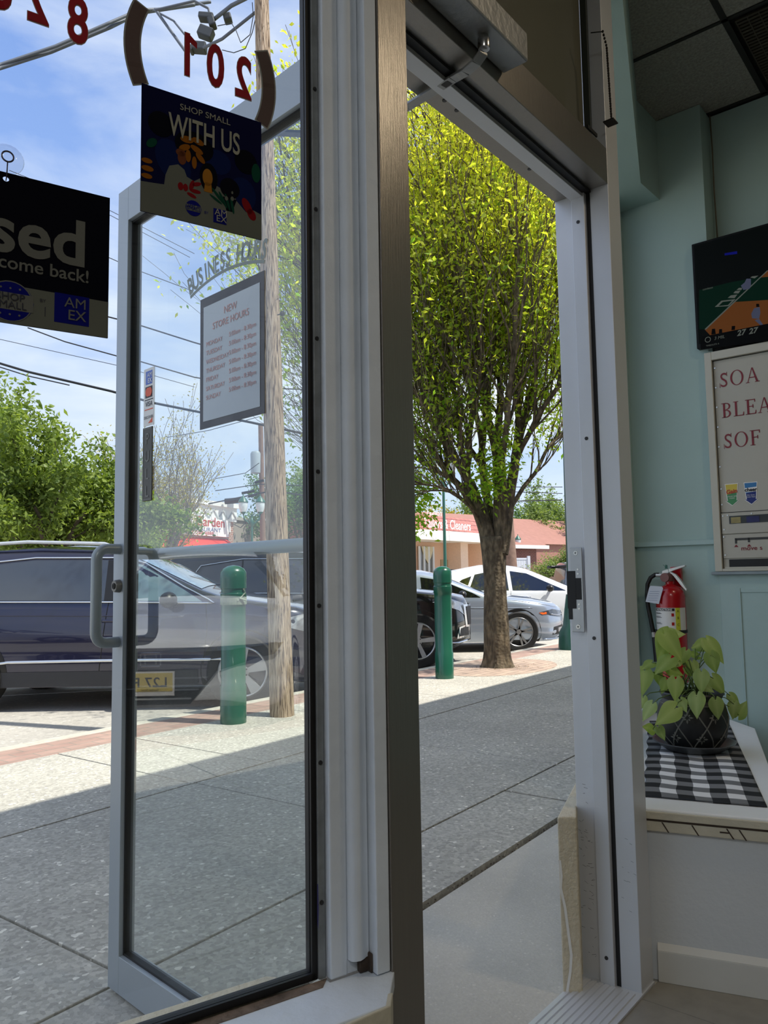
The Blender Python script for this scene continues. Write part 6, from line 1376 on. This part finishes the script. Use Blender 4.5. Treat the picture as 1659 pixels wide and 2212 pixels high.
tc = N(nt, 'ShaderNodeTexCoord'); s1 = N(nt, 'ShaderNodeSeparateXYZ'); cmb = N(nt, 'ShaderNodeCombineXYZ'); L(nt, tc.outputs['Object'], s1.inputs[0]); L(nt, s1.outputs[0], cmb.inputs[0]); L(nt, s1.outputs[2], cmb.inputs[1]); bk_ = N(nt, 'ShaderNodeTexBrick'); bk_.inputs['Color1'].default_value = (*lin((176, 112, 102)), 1); bk_.inputs['Color2'].default_value = (*lin((160, 100, 92)), 1); bk_.inputs['Mortar'].default_value = (*lin((112, 62, 58)), 1); bk_.inputs['Scale'].default_value = 1; bk_.inputs['Brick Width'].default_value = .5; bk_.inputs['Row Height'].default_value = .3; bk_.inputs['Mortar Size'].default_value = .025; L(nt, cmb.outputs[0], bk_.inputs[0]); L(nt, bk_.outputs[0], b.inputs['Base Color'])
mb = MB(); mb.add([(-10.2, -1.6, ze+.5), (.5, -1.6, ze+.5), (.1, -.1, zr), (-10.2, -.1, zr), (-10.2, 3, zr), (.1, 3, zr), (.5, 3, ze+.5), (-10.2, 3, ze+.5)], [(0, 1, 2, 3), (3, 2, 5, 4), (1, 6, 5, 2), (4, 5, 6, 7), (0, 3, 4, 7)]); mb.build('mansard_roof', RT_, parent=ts)
a1 = TS.on(1016, 1160, -1.7); mb = MB()
zl = ze+.62
mb.text('Tailors & Cleaners', a1.x+.1, zl, .70, -1.62, align='RIGHT', wid=None, bold=.01, thick=.08, sx=.88); a2 = TS.on(961, 1146, -1.6); mb.text('Fashion', a2.x, zl+.66, .52, -1.35, align='RIGHT', thick=.08, sx=.9)
mb.build('roof_lettering', WPLAST, parent=ts)
def onr(px, py): v = TS.on(px, py, 0); return v.x, v.z
xa, za = onr(951, 1209); xb, _ = onr(982, 1209)
MB().box(xa, xb, -.05, .0, 0, za).build('door', mat('tan_door', (168, 146, 108), .6), parent=ts)
x_a, z_a = onr(902, 1180); x_b, _ = onr(932, 1180)
sw = MB().box(x_a, x_b, -.08, 0, .3, z_a).build('show_window', mat('shop_glass', (110, 104, 96), .2, 0, .2, 3, coat=.6), parent=ts)
mb = MB()
for f in (0, .33, .66, 1): mb.box(x_a+(x_b-x_a)*f-.07, x_a+(x_b-x_a)*f+.07, -.14, -.08, .3, z_a)
mb.box(x_a, x_b, -.14, -.08, 1.3, 1.4); mb.build('window_frame', WTR, parent=sw)
mb = MB(); mb.prism([(x_a+.2, z_a), (x_a+1.4, z_a), (x_a+1.1, z_a-.6), (x_a+.8, z_a-.9), (x_a+.4, z_a-.5)], -.13, -.10); mb.build('curtain', mat('curtain_cream', (214, 198, 160), .9), parent=sw)
MB().ball((TS.on(987, 1216, -.05).x, -.06, TS.on(987, 1216, -.05).z), .13, 10).build('lamp', PLB, parent=ts)
MB().box(-.55, -.25, -1.36, -1.3, ze-1.0, ze-.55).build('wall_light', WTR, parent=ts)
# brown roof building
BR = bld_frame(1160, 0, 56, 90-50)
bb = frempty('brown_roof_building', BR, 'dark brick building with a broad brown shingle roof', 'building')
z_e = BR.on(1150, 1180, 0).z; z_r = BR.on(1160, 1120, 5).z
MB().box(-18, 0, 0, 10, 0, z_e).build('wall', brickmat('dark_brick', (122, 66, 58), (104, 56, 50), (120, 96, 88), 1, .3, .1), parent=bb)
mb = MB(); mb.add([(-18.5, -.5, z_e), (.8, -.5, z_e), (.8, 5, z_r), (-18.5, 5, z_r), (.8, 10.5, z_e), (-18.5, 10.5, z_e)], [(0, 1, 2, 3), (3, 2, 4, 5), (1, 4, 2), (0, 3, 5), (0, 5, 4, 1)]); mb.build('roof', mat('brown_shingle', (150, 108, 96), .9, 0, .1, 3), parent=bb)
mb = MB(); mb.box(-18.5, .8, -.56, -.48, z_e-.2, z_e+.05); mb.build('fascia', WTR, parent=bb)
MB().box(.0, .06, 1.2, 2.4, 1.0, 2.9).build('window', WTR, parent=bb)
mb = MB(); mb.add([(.8, 2, z_e+.3), (14, 2, z_e+.3), (14, 6, z_r), (.8, 6, z_r)], [(0, 1, 2, 3)]); mb.box(.8, 14, 2.3, 6, 0, z_e+.3); mb.build('rear_roof', MATS['brown_shingle'], parent=bb)
# white fence
f0 = at(1026, 1245, 50); f1 = at(1143, 1245, 50); FE = Fr(f0.x, 50, 90-78, SZ)
fx1 = FE.on(1143, 1240, 0).x; fz = FE.on(1140, 1206, 0).z
fe_ = frempty('white_fence', FE, 'white vinyl fence panel below the brown roof', 'fence')
mb = MB(); n = int(fx1/.16)
for k in range(n): mb.box(k*.16, k*.16+.15, 0, .04, 0, fz)
mb.box(0, fx1, -.02, .06, fz-.08, fz+.03); mb.build('boards', mat('fence_white', (214, 218, 226), .5), parent=fe_)
for x_ in (0, fx1/2, fx1): MB().box(x_-.09, x_+.09, -.06, .1, 0, fz+.15).build('post', MATS['fence_white'], parent=fe_)
# ============================================================ LAMPS, FAR POLES, CABLES
LGR = mat('lamp_green', (36, 88, 72), .4, 0, .05, coat=.3); LGL = glass('lamp_globe', (.86, .88, .86), 1.5, .25)
def lantern(parent, x, y_, z, s_=1.0):
    mb = MB(); mb.lathe([(.05*s_, 0), (.09*s_, .05*s_), (.11*s_, .08*s_)], (x, y_, z), 14); mb.lathe([(.19*s_, .44*s_), (.20*s_, .47*s_), (.14*s_, .58*s_), (.05*s_, .68*s_), (.02*s_, .72*s_), (.02*s_, .78*s_), (.001, .80*s_)], (x, y_, z), 18); c = mb.build('cap', LGR, parent=parent, smooth='auto')
    mb = MB(); mb.lathe([(.11*s_, .08*s_), (.16*s_, .22*s_), (.175*s_, .36*s_), (.17*s_, .44*s_)], (x, y_, z), 18, cap=False); mb.build('globe', mat('frosted_globe', (206, 210, 210), .3, 0, .1, 12), parent=parent, smooth=True)
def lamp(px, Y, pytop, twin, label, s_=1.0, base=False):
    p = at(px, 1240, Y); p.z = SZ; H = at(px, pytop, Y).z-SZ
    e_ = empty('street_lamp', p, radians(10), label, 'street lamp', 'green street lamps')
    mb = MB(); mb.tube([(0, 0, 0), (0, 0, H-.9*s_)], [.07*s_, .045*s_], 14); mb.lathe([(.26*s_, 0), (.26*s_, .12), (.22*s_, .16), (.20*s_, .45), (.14*s_, .55), (.11*s_, .8), (.08*s_, 1.0)], n=16); mb.build('post', LGR, parent=e_, smooth='auto')
    if twin:
        mb = MB()
        for sd in (1, -1): mb.tube([(0, 0, H-1.35*s_), (sd*.14*s_, 0, H-1.22*s_), (sd*.28*s_, 0, H-1.08*s_), (sd*.33*s_, 0, H-.85*s_)], .03*s_, 8); mb.ring(sd*.2*s_, H-1.05*s_, .10*s_, .13*s_, -.01, .01)
        mb.lathe([(.05*s_, -.2), (.09*s_, 0), (.04*s_, .2)], (0, 0, H-1.2*s_), 12); mb.build('arm', LGR, parent=e_, smooth=True)
        for sd in (1, -1): lantern(e_, sd*.33*s_, 0, H-.88*s_, s_)
    else: lantern(e_, 0, 0, H-.9*s_, s_)
    return e_
lamp(544, 30, 1062, True, 'green twin lantern street lamp left of the wooden pole')
lamp(962, 25, 975, True, 'tall green lamp post rising behind the right bollard', .9)
lamp(1121, 55, 1150, False, 'small green street lamp in front of the brown roof', 1.15)
lamp(1233, 11.4, 700, False, 'green lamp post base peeking out beside the door jamb', 1.0)
def far_pole(px0, py0, px1, py1, Y, r, label):
    a = at(px0, py0, Y); b_ = at(px1, py1, Y); d = (a-b_); k = (SZ-b_.z)/d.z; base = b_+d*k
    e_ = empty('far_utility_pole', base, 0, label, 'utility pole'); MB().tube([(0, 0, 0), tuple(b_-base)], [r, r*.8], 14).build('shaft', mat('brown_pole', (122, 98, 84), .9, 0, .2, 6), parent=e_, smooth='auto'); return e_, b_-base
fp, tp_ = far_pole(568, 1170, 563, 915, 34, .135, 'thin far utility pole with a transformer behind the wooden pole')
c0_ = at(553, 1000, 34)-fp.location
MB().lathe([(.02, -.5), (.24, -.46), (.25, .4), (.2, .5), (.02, .55)], tuple(c0_), 18).build('transformer', mat('transformer_grey', (150, 160, 166), .5), parent=fp, smooth='auto')
mb = MB()
for (px, py, l) in ((560, 1040, .2), (536, 1063, .28), (546, 1070, .2)): c1 = at(px, py, 33.8)-fp.location; mb.tube([c1-Vector((l, 0, .05)), c1+Vector((l, 0, .05))], .06, 8)
c1 = at(503, 1083, 33.8)-fp.location; mb.tube([c1-Vector((.35, 0, 0)), c1+Vector((.35, 0, .05))], .13, 8)
mb.build('cable_box', PLB, parent=fp)
far_pole(1104, 1232, 1092, 1060, 34, .30, 'thick brown pole partly hidden behind the street tree trunk')
CBL = mat('cable_black', (34, 36, 42), .6)
def cable(label, pts, Y0, Y1, r, sag=0.0, m=CBL, group='overhead wires above the street', n=24, name='overhead_wire'):
    P_ = []; m_ = len(pts)
    for i in range(m_-1):
        for k in range(n if i < m_-1 else 0):
            t = k/n; g_ = (i+t)/(m_-1); P_.append(at(pts[i][0]*(1-t)+pts[i+1][0]*t, pts[i][1]*(1-t)+pts[i+1][1]*t, Y0*(1-g_)+Y1*g_)-Vector((0, 0, sag*sin(pi*t))))
    P_.append(at(*pts[-1], Y1)); o0 = P_[0].copy(); P_ = [p-o0 for p in P_]
    o = MB().tube(P_, r, 6).build(name, m, loc=o0, smooth=True); return tag(o, label, 'wire', group)
GRC = mat('cable_grey', (92, 98, 108), .6)
cable('thick twisted grey cable rising to the pole across the top left', [(-60, 168), (0, 147), (110, 112), (240, 58), (300, 28), (420, 10)], 7, 8.2, .022, m=GRC); cable('second strand of the twisted grey cable at the top left', [(-60, 156), (0, 140), (120, 100), (235, 50), (300, 22), (345, 20), (455, 4)], 7.02, 8.3, .018, m=GRC)
cable('cable running from the coil clamp up to the right', [(335, 20), (400, 110), (430, 108), (480, 84), (560, 20), (610, -40)], 7.6, 6.6, .016, m=GRC, n=10); cable('upper cable dropping to the splice clamps', [(335, 22), (420, 2), (450, 18), (455, 40)], 7.4, 7.4, .013, m=GRC, n=10); cable('short cable from the splice clamp to the top edge', [(462, 42), (500, 12), (540, -8), (570, -30)], 7.2, 6.8, .02, m=GRC, n=10)
cable('thin loop of wire hanging beside the pole top', [(470, 56), (500, 50), (510, 66), (520, 92), (540, 75), (547, 35), (545, 5)], 6.9, 6.5, .004, n=8); cable('lower loop of thin wire between clamp and pole', [(480, 108), (505, 114), (530, 105), (545, 70), (552, 40)], 6.9, 6.5, .004, n=8); cable('middle sagging strand of the cable group', [(340, 26), (375, 45), (405, 82)], 7.6, 7.3, .011, m=GRC, n=8)
cb_ = at(450, 60, 7.2); sc_ = empty('cable_clamp', cb_, 0, 'dark splice clamps on the overhead cables left of the pole', 'cable clamp')
mb = MB()
for (px, py, w, h, a) in ((446, 38, 34, 14, -.1), (458, 50, 16, 22, .3), (445, 72, 34, 24, -.4), (430, 103, 34, 20, -.1), (492, 40, 18, 16, .2), (414, 108, 8, 14, 0)):
    c1 = at(px, py, 7.2)-cb_; s1_ = 7.2/1661; q_ = MB().box(-w/2*s1_, w/2*s1_, -.05, .05, -h/2*s1_, h/2*s1_)
    mb.add([(c1.x+x*cos(a)-z*sin(a), c1.y+y_, c1.z+x*sin(a)+z*cos(a)) for x, y_, z in q_.v], q_.f)
mb.build('clamp_body', mat('clamp_dark', (58, 62, 66), .6), parent=sc_, bevel=.012)
wires = [([(20, 368), (240, 456), (420, 548)], 26, .011), ([(20, 380), (240, 466), (410, 556)], 26, .011), ([(232, 555), (300, 585), (415, 628)], 22, .012), ([(232, 684), (256, 690), (300, 702), (420, 740), (600, 790)], 16, .016), ([(60, 708), (140, 738), (256, 770), (300, 780), (420, 815), (560, 838), (680, 842)], 16, .014), ([(0, 733), (256, 790), (420, 836)], 24, .010), ([(0, 785), (60, 803), (240, 845), (330, 870), (420, 888), (540, 912), (680, 942)], 13, .022), ([(0, 793), (60, 812), (150, 832)], 14, .012), ([(360, 945), (450, 930), (560, 900)], 30, .014), ([(465, 1034), (530, 1022), (560, 1000)], 33, .016), ([(465, 1060), (560, 1046), (680, 1050)], 33, .02), ([(420, 1095), (500, 1078), (590, 1060), (680, 1074)], 33, .03), ([(620, 700), (700, 740)], 20, .012), ([(880, 1052), (1000, 1058), (1100, 1062), (1215, 1066)], 40, .02), ([(1090, 1083), (1215, 1080)], 40, .03), ([(1090, 1052), (1215, 1052)], 40, .02), ([(880, 820), (1100, 880), (1215, 900)], 22, .008), ([(480, 1098), (500, 1130), (520, 1140), (540, 1120)], 38, .02)]
wl = ['upper wire of the pair behind the closed sign', 'lower wire of the pair behind the closed sign', 'lone wire under the poster corner', 'wire passing behind the top of the card sticker', 'wavy wire below the closed sign', 'faint thin wire just above the left tree', 'heavy cable crossing in front of the left tree top', 'short strand under the heavy cable at the left edge', 'faint wire rising to the far pole', 'wire loop beside the transformer', 'wire at lamp height on the far pole', 'lowest heavy wire by the restaurant roof', 'wire right of the wooden pole', 'wire behind the tree fork', 'lower wire above the brown roof', 'upper wire above the brown roof', 'thin wire crossing the tree branches', 'drooping wire on the grey building']
for (pts, Y, r), lb in zip(wires, wl): cable(lb, pts, Y, Y, r, n=8)
